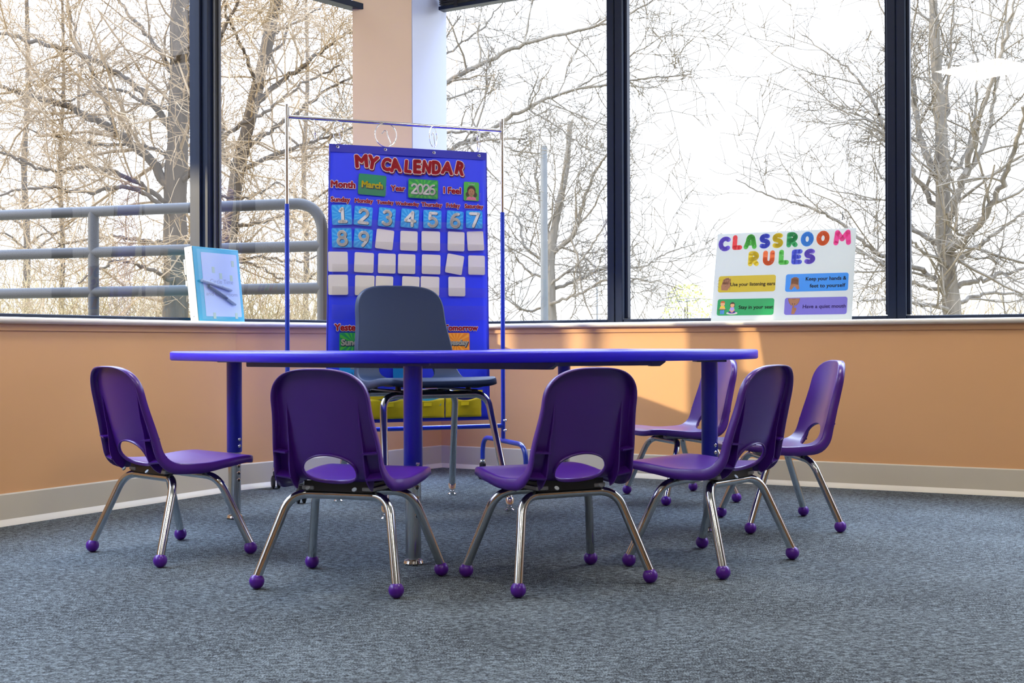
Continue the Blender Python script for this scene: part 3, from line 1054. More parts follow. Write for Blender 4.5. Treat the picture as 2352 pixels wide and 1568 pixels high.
def make_grey_chair():
    root = empty('adult_school_chair', (-0.323, 4.318, 0), -R(154.4))
    tag(root, 'larger blue grey chair in the table notch, facing out, calendar behind it', 'chair')
    S = (1.40, 1.30, 1.315)
    dz = .432
    sh, geo = make_shell('seat_shell', M['grey'], root, S, dz, (.322, -.070, .078), .030, .005)
    make_ribs(sh, M['grey'], geo, S, dz)
    L, pos, half, frame, s_top, s_bot = geo
    mb = MB()
    s0, s1 = s_bot + .01, s_bot + .13
    mb.rings([[pos(-.12, s, .010), pos(.12, s, .010), pos(.12, s, .018), pos(-.12, s, .018)] for s in [s0 + (s1 - s0) * k / 10 for k in range(11)]])
    fix_normals(mb.build('mounting_plate', M['plate'], root))
    for x in (-.13, .13):
        mb = MB()
        mb.box((x, .02, .412), (.012, .16, .004), None, .002)
        for yy in (-.12, .12):
            mb.tube([(x, yy, .409), (x, yy, .432)], .010, 10)
        mb.build('support_bracket', M['plate'], root)
    Z = .398
    for sy in (-1, 1):
        mb = MB(); mb.tube([(-.15, sy * .135, Z), (.15, sy * .135, Z)], .0125, 16)
        mb.build('crossbar', M['chrome'], root)
        for sx in (-1, 1):
            ft = (sx * .225, sy * .255)
            path = bend_path((sx * .15, sy * .135, Z), (sx * .192, sy * .142, Z), (ft[0], ft[1], .035), .05)
            mb = MB(); mb.tube(path, .0125, 16)
            lg = mb.build('leg', M['chrome'], root)
            mb = MB()
            mb.lathe((ft[0], ft[1], 0), [(.0, 0), (.016, 0), (.0165, .004), (.009, .009), (.009, .014), (.0145, .018), (.0145, .042), (.012, .046)], 16)
            mb.build('foot_glide', M['bright'], lg)
    return root
make_grey_chair()

# ---------------------------------------------------------------- chart stand
SL, SR = Vector((-0.853, 4.63, 0)), Vector((-0.037, 4.95, 0))
sdir = (SR - SL).normalized()
sfoot = Vector((sdir.y, -sdir.x, 0))              # toward the viewer
stand = tag(empty('chart_stand', (SL + SR) / 2), 'chrome and blue rolling stand holding the calendar chart in the corner', 'stand')
so = (SL + SR) / 2
for p in (SL, SR):
    q = p - so
    mb = MB(); mb.tube([q + Vector((0, 0, .19)), q + Vector((0, 0, 1.107))], .0088, 16); post = mb.build('post', M['stand_blue'], stand)
    mb = MB(); mb.tube([q + Vector((0, 0, 1.10)), q + Vector((0, 0, 1.486))], .0066, 14)
    sg = 1 if p is SL else -1
    mb.tube([q + sdir * sg * .007 + Vector((0, 0, 1.40)), q + sdir * sg * .007 + Vector((0, 0, 1.475))], .004, 8)
    mb.build('post_extension', M['bright'], post)
    mb = MB()
    arm = .245
    pts = []
    f0, f1 = q - sfoot * arm, q + sfoot * arm
    top = Vector((0, 0, .180))
    pts = bend_path(f0 + Vector((0, 0, .075)), f0 + top, q + top, .075)[:-1] + bend_path(q + top, f1 + top, f1 + Vector((0, 0, .075)), .075)
    mb.tube(pts, .0100, 14)
    ft = mb.build('foot_arch', M['stand_blue'], stand)
    for f in (f0, f1):
        mb = MB()
        mb.lathe(f, [(.010, .072), (.014, .072), (.014, .078), (.012, .080), (.012, .086)], 14)
        cs = mb.build('caster_collar', M['bright'], ft)
        mb = MB()
        for e in (-.011, .011):
            mb.lathe(f + sdir * e + Vector((0, 0, .0262)), [(.0, -.006), (.020, -.006), (.026, -.003), (.026, .003), (.020, .006), (.0, .006)], 18, (Vector((0, 0, 1)), sfoot, sdir))
        mb.box(f + Vector((0, 0, .052)), (.010, .016, .018), (sdir, sfoot, Vector((0, 0, 1))), .004)
        mb.build('caster', M['black'], ft)
    for zz in (.262, .222):
        for e in (sfoot * .010, sdir * .011 * -sg):
            mb = MB()
            mb.ball(q + e + Vector((0, 0, zz)), .005, 8, 6)
            mb.build('bolt', M['bright'], post)
mb = MB(); mb.tube([SL - so + sdir * .006 + Vector((0, 0, 1.438)), SR - so - sdir * .006 + Vector((0, 0, 1.438))], .0074, 14); mb.build('top_bar', M['bright'], stand)
mb = MB(); mb.tube([SL - so + Vector((0, 0, .241)), SR - so + Vector((0, 0, .241))], .0090, 14); mb.build('lower_bar', M['stand_blue'], stand)

# ---------------------------------------------------------------- calendar chart
CH_TL = Vector((-0.701, 4.689, 1.344)) + sfoot * .004
TILT = 0.085
v_up = (Vector((0, 0, 1)) - sfoot * TILT + sdir * .028).normalized()
F = Frame(CH_TL, sdir, v_up)
CW, CHH = 0.645, 1.075
def chart_xy(px, py):
    """chart coordinates of a pixel of the photograph, by meeting the chart's plane"""
    a = Vector((0, 0, CAM_H))
    d = at(px, py, 4.0) - a
    t = (F.o - a).dot(F.n) / d.dot(F.n)
    q = a + d * t - F.o
    y = q.z / F.v.z
    return (q - F.v * y).dot(F.u), y
PXM = 0.00178
chart = tag(empty('calendar_chart', CH_TL), 'royal blue hanging pocket chart headed MY CALENDAR on the rolling stand', 'calendar')
G = Frame((0, 0, 0), F.u, F.v)           # the same sheet in the chart's own coordinates
def cpos(px, py): return chart_xy(px, py)
def in_chart(name, mb, m, parent=None): return mb.build(name, m, parent or chart, smooth=25)
mb = MB()
nx, ny = 24, 40
vs, fs = [], []
for j in range(ny + 1):
    for i in range(nx + 1):
        v_ = j / ny
        x, y = -.008 * v_ + (CW + .014 * v_) * i / nx, -CHH * v_
        wave = .0018 * math.sin(9 * x / CW + 2.0 * y) + .0012 * math.sin(17 * x + 11 * y)
        topdip = -.004 * math.sin(3 * PI * x / CW) ** 2 if j == 0 else 0
        vs.append(G.p(x, y + topdip, wave - .004))
for j in range(ny):
    for i in range(nx):
        a = j * (nx + 1) + i
        fs.append((a, a + nx + 1, a + nx + 2, a + 1))
mb.add(vs, fs)
pn = in_chart('panel', mb, M['chart'])
md = pn.modifiers.new('thickness', 'SOLIDIFY'); md.thickness = .0015; md.offset = -1
mb = MB()
flat_poly(mb, G, [(0, 0.001), (CW, 0.001), (CW, -.030), (0, -.030)], .0002, .001)
in_chart('header_hem', mb, M['chart_dark'])
mb = MB()
for x in (0.0022, CW - .0022):
    e = -.008 if x < .1 else .006
    flat_poly(mb, G, [(x - .0022, -.03), (x + .0022, -.03), (x + .0022 + e, -CHH), (x - .0022 + e, -CHH)], .0002, .001)
flat_poly(mb, G, [(-.008, -CHH + .006), (CW + .006, -CHH + .006), (CW + .006, -CHH), (-.008, -CHH)], .0002, .001)
in_chart('side_hem', mb, M['chart_dark'])
EYE = [cpos(775.5, 337.5), cpos(885, 344), cpos(996.5, 351), cpos(1100, 358)]
for (x, y) in EYE:
    mb = MB()
    mb.lathe(G.p(x, y, .0005), [(.0030, -.001), (.0030, .0015), (.0046, .0020), (.0062, .0008), (.0062, -.001)], 16, (G.u, G.v, G.n))
    in_chart('eyelet', mb, M['bright'])
# title: bulgy capitals, white edged, dark red behind
LIFT = .0012
title = [('M', 830, 370, 29, 8), ('Y', 855.7, 373, 25, -8), ('C', 887, 377.5, 21, -4), ('A', 908, 379.5, 26, 7), ('L', 937.5, 382.5, 15, -2), ('E', 958, 383, 17, 3), ('N', 980, 383.5, 19, -3), ('D', 1002, 385, 20, 3), ('A', 1027, 386, 29, -2), ('R', 1057, 387, 21, -9)]
b1, b2, b3m = MB(), MB(), MB()
for k, (ch, px, py, w, rt) in enumerate(title):
    x, y = cpos(px, py)
    cap = .0455 + .003 * (k % 2)
    text(b1, G, ch, x + .0025, y - .004, width=w * PXM * .86, cap=cap, off=.155, lift=LIFT, rot=R(rt - 3))
    text(b2, G, ch, x, y, width=w * PXM * .86, cap=cap, off=.145, lift=LIFT + .0005, rot=R(rt - 3))
    text(b3m, G, ch, x, y, width=w * PXM * .86, cap=cap, off=.085, lift=LIFT + .001, rot=R(rt - 3))
tl = in_chart('title_lettering', b3m, M['red'])
in_chart('title_outline', b2, M['white'], tl)
in_chart('title_shade', b1, M['red_dark'], tl)
heads = [('Month', 788, 423.5, 54, None), ('Year', 914, 432.5, 33, None), ('I Feel', 1038.5, 437.5, 41, None),
         ('Sunday', 781.7, 458, 43, None), ('Monday', 835.6, 461, 41, None), ('Tuesday', 884.8, 464.5, 38.5, None), ('Wednesday', 935.5, 467.8, 55, None), ('Thursday', 991.6, 470, 49, None), ('Friday', 1040.7, 471.8, 32.5, None), ('Saturday', 1088.6, 473.8, 45, None),
         ('Yesterday', 811, 751.5, 83, None), ('Tomorrow', 1058.5, 752.5, 81, None)]
for (t, px, py, w, _) in heads:
    x, y = cpos(px, py)
    b2, b3m = MB(), MB()
    text(b2, G, t, x, y, width=w * PXM * .97, off=.15, lift=LIFT)
    text(b3m, G, t, x, y, width=w * PXM * .97, off=.06, lift=LIFT + .0005)
    hw = in_chart('heading_word', b3m, M['red'])
    in_chart('heading_outline', b2, M['white'], hw)
# clear pockets: one strip of film for each row of days, and the small ones at the top
for (py0, py1) in ((506, 529), (556, 578), (610, 632), (661, 684), (704, 738)):
    mb = MB()
    x0, y0 = cpos(757, py0 - 4); x1, y1 = cpos(1116, py0 + 7)
    _, yb = cpos(757, py1 - 4)
    flat_poly(mb, G, [(.012, y0), (CW - .008, y0), (CW - .008, yb), (.012, yb)], .0062, .0001)
    in_chart('clear_pocket', mb, M['clear'])
for (a, b_) in (((822, 425), (888, 450)), ((935, 434), (1010, 457)), ((1062, 442), (1104, 463))):
    mb = MB()
    x0, y0 = cpos(*a); x1, y1 = cpos(b_[0], b_[1])
    flat_poly(mb, G, [(x0, y0), (x1, y0), (x1, y1), (x0, y1)], .0062, .0001)
    in_chart('clear_pocket', mb, M['clear'])
# yellow pouches along the foot of the chart
edges = [760, 848, 935, 1021.5, 1106]
_, ptop = cpos(1060, 896); _, pbot = cpos(1060, 957.5)
mb = MB()
xl, xr = cpos(762, 900)[0], cpos(1108, 900)[0]
flat_poly(mb, G, [(xl, ptop), (xr, ptop), (xr, ptop - .03), (xl, ptop - .03)], .0012, .001)
in_chart('pouch_back', mb, M['pouch'])
for k in range(4):
    x0, x1 = cpos(edges[k], 930)[0] + .002, cpos(edges[k + 1], 930)[0] - .002
    n, mm = 16, 8
    vs, fs = [], []
    for j in range(mm + 1):
        for i in range(n + 1):
            u = i / n
            v = j / mm
            sag = .012 * math.sin(PI * u) ** 2 * (1 - v)
            x = x0 + (x1 - x0) * u
            y = (ptop - .028 - sag) * (1 - v) + pbot * v
            bul = .020 * math.sin(PI * u) * (1 - v) ** .8 + .0022 * abs(math.sin(5 * u + 7 * v + k)) + .0014
            vs.append(G.p(x, y, bul))
    for j in range(mm):
        for i in range(n):
            a = j * (n + 1) + i
            fs.append((a, a + n + 1, a + n + 2, a + 1))
    mb = MB(); mb.add(vs, fs)
    po = in_chart('pouch', mb, M['pouch'])
    md = po.modifiers.new('thickness', 'SOLIDIFY'); md.thickness = .0012; md.offset = -1
    mb = MB()
    flat_poly(mb, G, [((x0 + x1) / 2 - .016, ptop - .046), ((x0 + x1) / 2 + .016, ptop - .046), ((x0 + x1) / 2 + .016, ptop - .060), ((x0 + x1) / 2 - .016, ptop - .060)], .0215, .0006)
    mb.build('pouch_tab', M['yellow_ink'], po, smooth=0)

# cards: every one is loose in its pocket
def sunburst(mb, fr, w, h, lift, n=14, seed=0):
    rnd = random.Random(seed)
    for k in range(n):
        a = 2 * PI * (k + .15 * rnd.random()) / n
        d = .10
        pts = [(0.0, 0.0)]
        for aa in (a - d, a + d):
            c, s = math.cos(aa), math.sin(aa)
            r = min(w * .47 / max(abs(c), 1e-6), h * .47 / max(abs(s), 1e-6))
            pts.append((c * r, s * r))
        mb.add([fr.p(x, y, lift) for x, y in pts], [(0, 1, 2)])

def card(name, px, py, w, h, rot, m, label, cat='card', group=None, lift=.0035, rays=None, seed=0):
    if w > 1: w, h = w * PXM, h * PXM
    x, y = chart_xy(px, py)
    o = empty(name, F.p(x, y, 0))
    tag(o, label, cat, group)
    c, s = math.cos(rot), math.sin(rot)
    fr = Frame((0, 0, 0), F.u * c + F.v * s, F.v * c - F.u * s)
    mb = MB()
    flat_poly(mb, fr, rrect(0, 0, w, h, .006), lift, .0007)
    bd = mb.build('card_sheet', m, o, smooth=20)
    if rays:
        mb = MB(); sunburst(mb, fr, w, h, lift + .0002, seed=seed); mb.build('ray_print', rays, bd, smooth=0)
    return o, fr, bd, lift

DAYS = ['Sunday', 'Monday', 'Tuesday', 'Wednesday', 'Thursday', 'Friday', 'Saturday']
nums = [('1', 784.6, 493.4, 44, 45, 4), ('2', 833.7, 496.2, 40.5, 43, -3), ('3', 887.9, 499.4, 38, 43, -4), ('4', 940.9, 502, 41, 43, -3), ('5', 992.6, 503.9, 42, 42, 0), ('6', 1044.6, 505.5, 39, 42, -2), ('7', 1088.6, 504.5, 39.5, 41, 1),
        ('8', 784.6, 546.2, 44, 43.5, 3), ('9', 833.7, 547.8, 41, 43.5, -3)]
for k, (t, px, py, w, h, rt) in enumerate(nums):
    o, fr, bd, lf = card('number_card', px, py, w * PXM, h * PXM * .98, R(rt - 1), M['card_blue'], 'bright blue calendar card printed with a white number %s' % t, group='number cards in the calendar pockets', rays=M['ray_blue'], seed=k)
    m1, m2 = MB(), MB()
    hh = .050
    glyph(m1, fr, t, .003, -.0030, hh * 1.06, .0122, lf + .0004, wide=1.08)
    glyph(m2, fr, t, .001, -.001, hh * 1.06, .0116, lf + .0008, wide=1.08)
    nm = m2.build('numeral', M['numeral'], bd, smooth=0)
    m1.build('numeral_shade', M['shadow_ink'], nm, smooth=0)
blanks = [('second', 2, 883, 550, -6), ('second', 3, 938.7, 553.3, -1), ('second', 4, 989, 553.7, 0), ('second', 5, 1047, 554.6, -1), ('second', 6, 1091.5, 553.7, 3),
          ('third', 0, 776, 600.9, 1), ('third', 1, 835.6, 603, -2), ('third', 2, 888, 605, -1), ('third', 3, 933.6, 606.3, -1), ('third', 4, 989.7, 607.2, -1), ('third', 5, 1043.6, 607, -9), ('third', 6, 1094, 609, 0),
          ('fourth', 0, 776.3, 654, 1), ('fourth', 1, 837.2, 655.4, -1), ('fourth', 2, 882, 657, -2), ('fourth', 3, 942.8, 657.6, -2), ('fourth', 4, 987, 657.6, -1), ('fourth', 5, 1048.7, 658, 0)]
for (row, d, px, py, rt) in blanks:
    w = 43 if d in (0, 1, 4) else 39.5
    card('blank_card', px, py, w * PXM, 43.5 * PXM, R(rt), M['card'], 'blank white card in the calendar, %s row of days, %s column' % (row, DAYS[d]), group='blank cards in the calendar pockets')
def word_card(px, py, w, h, rot, m, rays, txt, tw_, ink, shade, label, cap=None, seed=3):
    o, fr, bd, lf = card('word_card', px, py, w * PXM, h * PXM, R(rot), m, label, rays=rays, seed=seed)
    m1, m2 = MB(), MB()
    text(m1, fr, txt, .002, -.0025, width=tw_ * PXM, off=.13, lift=lf + .0004)
    text(m2, fr, txt, 0, 0, width=tw_ * PXM, off=.07, lift=lf + .0008)
    q = m2.build('word', ink, bd, smooth=0)
    m1.build('word_shade', shade, q, smooth=0)
word_card(854.4, 425, 62, 46, -3, M['card_teal'], None, 'March', 46, M['yellow_ink'], M['shadow_ink'], 'green card reading March in yellow beside the word Month')
o, fr, bd, lf = card('word_card', 971.5, 434.3, 69, 43, R(-1), M['card_green'], 'green sunburst card reading 2026 beside the word Year', rays=M['ray_green'], seed=9)
m1, m2 = MB(), MB()
for i, ch in enumerate('2026'):
    glyph(m1, fr, ch, (-1.5 + i) * .0245 + .0015, -.003, .037, .0078, lf + .0004)
    glyph(m2, fr, ch, (-1.5 + i) * .0245, -.001, .037, .0072, lf + .0008)
q = m2.build('word', M['numeral'], bd, smooth=0); m1.build('word_shade', M['shadow_ink'], q, smooth=0)
word_card(811, 786, 61, 42, 0, M['card_teal'], M['ray_green'], 'Sunday', 52, M['numeral'], M['shadow_ink'], 'green card reading Sunday under the word Yesterday')
word_card(1047, 786, 63, 42, 0, M['orange'], M['ray_orange'], 'Tuesday', 55, M['numeral'], M['shadow_ink'], 'orange card reading Tuesday under the word Tomorrow')
# feeling card
o, fr, bd, lf = card('picture_card', 1082, 440, 36, 43, R(-1), M['ray_green'], 'small green picture card of a girl beside the words I Feel')
a = MB(); flat_poly(a, fr, ell(0, .004, .0185, .0200), lf + .0004, .0002); flat_poly(a, fr, ell(-.0165, -.013, .0075, .010), lf + .0004, .0002); flat_poly(a, fr, ell(.0165, -.013, .0075, .010), lf + .0004, .0002); hr = a.build('hair', M['hair_dark'], bd, smooth=0)
a = MB(); flat_poly(a, fr, ell(0, -.003, .0135, .0150), lf + .0008, .0002); flat_poly(a, fr, [(-.005, -.014), (.005, -.014), (.006, -.024), (-.006, -.024)], lf + .0007, .0002); a.build('face', M['skin_a'], bd, smooth=0)
a = MB(); flat_poly(a, fr, [(-.022, -.0355), (-.017, -.024), (-.006, -.021), (0, -.025), (.006, -.021), (.017, -.024), (.022, -.0355)], lf + .0010, .0002); a.build('shirt', M['pink'], bd, smooth=0)
a = MB(); text(a, fr, 'Excited', 0, .0295, width=.026, off=.04, lift=lf + .0006); a.build('word', M['white'], bd, smooth=0)
a = MB()
for sx in (-.005, .005): flat_poly(a, fr, ell(sx, -.001, .0013, .0016, 8), lf + .0012, .0002)
stroke(a, fr, arc(0, -.008, .004, .003, 200, 340, 6), .001, lf + .0012); a.build('features', M['hair_dark'], bd, smooth=0)
# season card (snowman) and weather card below the chair back
o, fr, bd, lf = card('picture_card', 811, 862, 61, 44, 0, M['card_blue'], 'pale blue card reading Winter with a snowman, below the Sunday card')
a = MB(); text(a, fr, 'Winter', .006, .026, width=.036, off=.06, lift=lf + .0006); a.build('word', M['white'], bd, smooth=0)
a = MB(); flat_poly(a, fr, ell(.026, -.004, .0125, .012), lf + .0005, .0002); flat_poly(a, fr, ell(.026, -.024, .018, .014), lf + .0004, .0002); sn = a.build('snowman', M['white'], bd, smooth=0)
a = MB(); flat_poly(a, fr, [(.014, .006), (.038, .006), (.032, .019), (.020, .019)], lf + .0008, .0002); a.build('hat', M['card_teal'], sn, smooth=0)
a = MB(); flat_poly(a, fr, [(.013, .004), (.039, .004), (.039, .0085), (.013, .0085)], lf + .0010, .0002); a.build('hat_band', M['red'], sn, smooth=0)
a = MB()
for e in ((.022, -.002), (.030, -.002)): flat_poly(a, fr, ell(e[0], e[1], .0014, .0014, 8), lf + .0010, .0002)
for st in ([(-.004, -.022), (.002, -.004), (-.006, .010)], [(.002, -.004), (.010, .012)], [(-.030, -.02), (-.036, -.008)], [(-.020, -.018), (-.024, -.004)]): stroke(a, fr, st, .0016, lf + .0008)
a.build('twig_print', M['black_ink'], sn, smooth=0)
o, fr, bd, lf = card('picture_card', 936, 856, 66, 44, 0, M['card_blue'], 'blue weather card seen through the opening in the grey chair back')
a = MB(); flat_poly(a, fr, ell(.012, .012, .011, .011), lf + .0004, .0002); a.build('sun_print', M['yellow_ink'], bd, smooth=0)
# spare cards poking out of the pouch
card('spare_card', 995, 898, 40, 30, R(-3), M['orange'], 'orange spare card tucked in the yellow pouches under the chart', lift=.006)
card('spare_card', 986, 915, 50, 34, R(2), M['ray_blue'], 'blue spare card tucked in the yellow pouches under the chart', lift=.0085)

# binder rings on the bar
def ring_obj(px, py, r, yaw, tilt, label, open_tail=True):
    c = at(px, py, (F.o + F.u * chart_xy(px, 340)[0]).y)
    o = tag(empty('binder_ring', c), label, 'ring', 'metal rings on the stand bar')
    ax = (Matrix.Rotation(yaw, 3, 'Z') @ sdir)
    up = Vector((0, 0, 1))
    mb = MB()
    pts = [ax * r * math.cos(t) + up * r * 1.02 * math.sin(t) for t in [R(-72) + R(338) * k / 40 for k in range(41)]]
    mb.tube(pts, .0019, 8)
    hoop = mb.build('hoop', M['bright'], o)
    if open_tail:
        mb = MB()
        pts = [ax * x * r + up * y * r for x, y in ((.52, -.80), (.30, -.30), (.14, .05), (.12, .25), (-.02, .38), (-.18, .34), (-.28, .16), (-.40, .10))]
        sm, _ = catmull([tuple(p) for p in pts], 24)
        mb.tube(sm, .0016, 8)
        mb.build('latch', M['bright'], o)
    return o
ring_obj(723, 300, .034, R(78), 0, 'loose ring hanging edge on from the bar, beyond the chart', False)
ring_obj(777, 304, .041, R(48), 0, 'ring through the eyelet above the chart word Month')
ring_obj(886, 310, .0455, R(8), 0, 'large open ring against the tan column, above the title')
ring_obj(995, 314, .040, R(51), 0, 'narrow looking ring against the pale side of the column')
ring_obj(1099, 325, .038, R(80), 0, 'ring through the eyelet nearest the right hand post of the stand')

# ---------------------------------------------------------------- classroom rules poster
nC = Vector((*out_n(3), 0)); dC3 = Vector((*seg_dir(3), 0))
PB = Vector((0.831, 5.093, SILL))
lean = (Vector((0, 0, 1)) * .372 + nC * .10)
PH = lean.length; PW = 0.578
poster = tag(empty('rules_poster', PB), 'white CLASSROOM RULES board with bright letters leaning on the window sill', 'poster')
pf = Frame((0, 0, 0), dC3, lean)
mb = MB(); flat_poly(mb, pf, [(0, 0), (PW, 0), (PW, PH), (0, PH)], 0.0, .005)
mb.build('board', M['board'], poster, smooth=0)
def pp(fx, fy): return fx * PW, (1 - fy) * PH
cols = {'violet': (110, 84, 205), 'red': (222, 46, 52), 'green': (72, 184, 62), 'blue': (58, 78, 204), 'gold': (222, 198, 20), 'emerald': (24, 160, 84), 'sky': (58, 152, 250), 'orange': (232, 104, 36), 'magenta': (228, 46, 140)}
for k, c in cols.items(): M['ink_' + k] = mat(k + '_crayon', tuple(min(v * 1.25 + .01, 1) for v in lin(c)), 0.5, var=0.03)
word1 = [('C', .058, .118, 'violet'), ('L', .150, .108, 'red'), ('A', .251, .104, 'green'), ('S', .356, .104, 'blue'), ('S', .450, .104, 'gold'), ('R', .553, .102, 'emerald'), ('O', .662, .102, 'sky'), ('O', .773, .100, 'orange'), ('M', .908, .100, 'magenta')]
word2 = [('R', .281, .300, 'gold'), ('U', .393, .300, 'orange'), ('L', .499, .297, 'green'), ('E', .593, .297, 'blue'), ('S', .686, .297, 'violet')]
rnd = random.Random(4)
tr = tag(empty('title_lettering'), None); tr.parent = poster
hb = MB()
for (ch, fx, fy, c) in word1 + word2:
    x, y = pp(fx, fy)
    mb = MB(); glyph(mb, pf, ch, x, y, .0520, .0200, .0006, wide=1.30 if ch == 'M' else 1.12)
    mb.build('letter', M['ink_' + c], tr, smooth=0)
    for q in range(9):                                               # white crayon scratches
        px_, py_ = x + rnd.uniform(-.018, .018), y + rnd.uniform(-.03, .03)
        l = rnd.uniform(.002, .006)
        stroke(hb, pf, [(px_, py_), (px_ + l * .75, py_ + l * .6)], .0007, .0009, 4)
hb.build('crayon_scratch', M['board'], tr, smooth=0)
def panel(fx0, fx1, fy0, fy1, m, name='rule_panel'):
    x0, y0 = pp(fx0, fy1); x1, y1 = pp(fx1, fy0)
    mb = MB(); flat_poly(mb, pf, rrect((x0 + x1) / 2, (y0 + y1) / 2, x1 - x0, y1 - y0, .0095), .0008, .0006)
    return mb.build(name, m, poster, smooth=0), x0, y0, x1, y1
M['pan_y'] = mat('yellow_panel', lin((214, 190, 10)), .35, var=.03); M['pan_b'] = mat('azure_panel', lin((18, 146, 244)), .35, var=.03)
M['pan_g'] = mat('green_panel', lin((10, 166, 92)), .35, var=.03); M['pan_p'] = mat('violet_panel', lin((118, 110, 212)), .35, var=.03)
LF = .0012
def words(parent, lines, ink='black_ink'):
    mb = MB()
    for (t, cx, cy, w) in lines: text(mb, pf, t, cx, cy, width=w, cap=.0145, off=.032, lift=LF)
    mb.build('rule_text', M[ink], parent, smooth=0)
# use your listening ears
p, x0, y0, x1, y1 = panel(.035, .455, .490, .675, M['pan_y']); cy = (y0 + y1) / 2; W = x1 - x0
words(p, [('Use your listening ears', x0 + W * .605, cy - .002, W * .775)])
mb = MB()
bx = x0 + W * .135
flat_poly(mb, pf, [(bx - .018, cy - .026), (bx - .020, cy - .008), (bx - .014, cy + .012), (bx + .016, cy + .006), (bx + .018, cy - .012), (bx + .008, cy - .028)], LF, .0003)
for i, (dx, hh, rr) in enumerate(((-.011, .022, .0045), (-.003, .027, .0045), (.005, .028, .0043), (.012, .024, .004))):
    stroke(mb, pf, [(bx + dx, cy + .002), (bx + dx + .003, cy + hh - .004)], rr * 2, LF)
stroke(mb, pf, [(bx + .012, cy - .016), (bx + .016, cy + .004), (bx + .010, cy + .010)], .008, LF + .0001)
hand = mb.build('cupped_hand', M['skin_a'], p, smooth=0)
mb = MB()
for st in ([(bx - .007, cy + .004), (bx - .005, cy + .022)], [(bx + .001, cy + .004), (bx + .004, cy + .024)], [(bx + .008, cy + .003), (bx + .0115, cy + .022)], [(bx - .004, cy - .012), (bx + .006, cy - .007), (bx + .009, cy + .002)],
           [(bx + .019, cy + .024), (bx + .019, cy - .026)], [(bx - .036, cy + .014), (bx - .026, cy + .019)], [(bx - .037, cy + .002), (bx - .028, cy + .002)], [(bx - .036, cy - .008), (bx - .028, cy - .016)]):
    stroke(mb, pf, st, .0009, LF + .0004, 5)
mb.build('outline', M['line_ink'], hand, smooth=0)
# keep your hands
p, x0, y0, x1, y1 = panel(.527, .965, .490, .685, M['pan_b']); cy = (y0 + y1) / 2; W = x1 - x0
words(p, [('Keep your hands &', x0 + W * .645, cy + .0155, W * .64), ('feet to yourself', x0 + W * .675, cy - .0145, W * .56)])
bx = x0 + W * .150
mb = MB()
flat_poly(mb, pf, [(bx - .020, cy - .026), (bx - .012, cy - .030), (bx, cy - .014), (bx + .012, cy - .030), (bx + .021, cy - .024), (bx + .016, cy - .006), (bx + .015, cy + .014), (bx + .008, cy + .024), (bx - .006, cy + .024), (bx - .014, cy + .014), (bx - .016, cy - .004)], LF, .0003)
for i in range(4):
    stroke(mb, pf, [(bx - .012, cy + .016 - i * .0065), (bx, cy + .020 - i * .0065), (bx + .012, cy + .016 - i * .0065)], .008, LF)
hand = mb.build('folded_hands', M['skin_a'], p, smooth=0)
mb = MB()
for i in range(4):
    stroke(mb, pf, [(bx - .014, cy + .012 - i * .0065), (bx, cy + .0165 - i * .0065), (bx + .013, cy + .011 - i * .0065)], .0008, LF + .0004, 5)
mb.build('outline', M['line_ink'], hand, smooth=0)
# stay in your seat
p, x0, y0, x1, y1 = panel(.040, .455, .752, .937, M['pan_g']); cy = (y0 + y1) / 2; W = x1 - x0
words(p, [('Stay in your seat', x0 + W * .685, cy - .001, W * .60)])
bx = x0 + W * .095
mb = MB(); flat_poly(mb, pf, ell(bx, cy + .014, .0095, .0105), LF + .0002, .0003); stroke(mb, pf, [(bx - .011, cy - .007), (bx, cy - .004), (bx + .011, cy - .007)], .0045, LF + .0004); kid = mb.build('seated_boy', M['skin_b'], p, smooth=0)
mb = MB(); flat_poly(mb, pf, ell(bx, cy + .019, .0102, .0085, 14, 0, PI), LF + .0004, .0003); mb.build('hair', M['hair_red'], kid, smooth=0)
mb = MB(); flat_poly(mb, pf, rrect(bx, cy - .003, .021, .016, .005), LF + .0001, .0003); mb.build('shirt', M['ink_gold'], kid, smooth=0)
mb = MB(); flat_poly(mb, pf, rrect(bx - .0045, cy - .021, .0075, .018, .002), LF + .0001, .0003); flat_poly(mb, pf, rrect(bx + .0045, cy - .021, .0075, .018, .002), LF + .0001, .0003); mb.build('trousers', M['denim'], kid, smooth=0)
mb = MB(); stroke(mb, pf, [(bx - .017, cy - .010), (bx + .017, cy - .010)], .0018, LF + .0003); stroke(mb, pf, [(bx - .015, cy - .010), (bx - .015, cy - .031)], .0012, LF); stroke(mb, pf, [(bx + .015, cy - .010), (bx + .015, cy - .031)], .0012, LF); mb.build('desk', M['line_ink'], kid, smooth=0)
bx = x0 + W * .270
mb = MB(); flat_poly(mb, pf, ell(bx, cy + .008, .0085, .0095), LF + .0004, .0003); stroke(mb, pf, [(bx - .010, cy - .012), (bx, cy - .022), (bx + .010, cy - .012)], .004, LF + .0004); kid = mb.build('seated_girl', M['skin_b'], p, smooth=0)
mb = MB(); flat_poly(mb, pf, ell(bx, cy + .009, .0105, .0125), LF + .0002, .0003); flat_poly(mb, pf, ell(bx, cy + .014, .0098, .0065, 12, 0, PI), LF + .0007, .0003); mb.build('hair', M['hair_dark'], kid, smooth=0)
mb = MB(); flat_poly(mb, pf, rrect(bx, cy - .009, .018, .018, .005), LF + .0003, .0003); mb.build('shirt', M['lilac'], kid, smooth=0)
mb = MB(); flat_poly(mb, pf, ell(bx, cy - .026, .024, .006), LF, .0003); mb.build('mat', M['card'], kid, smooth=0)
mb = MB(); flat_poly(mb, pf, ell(bx, cy - .022, .016, .0055), LF + .0003, .0003); mb.build('trousers', M['plum'], kid, smooth=0)
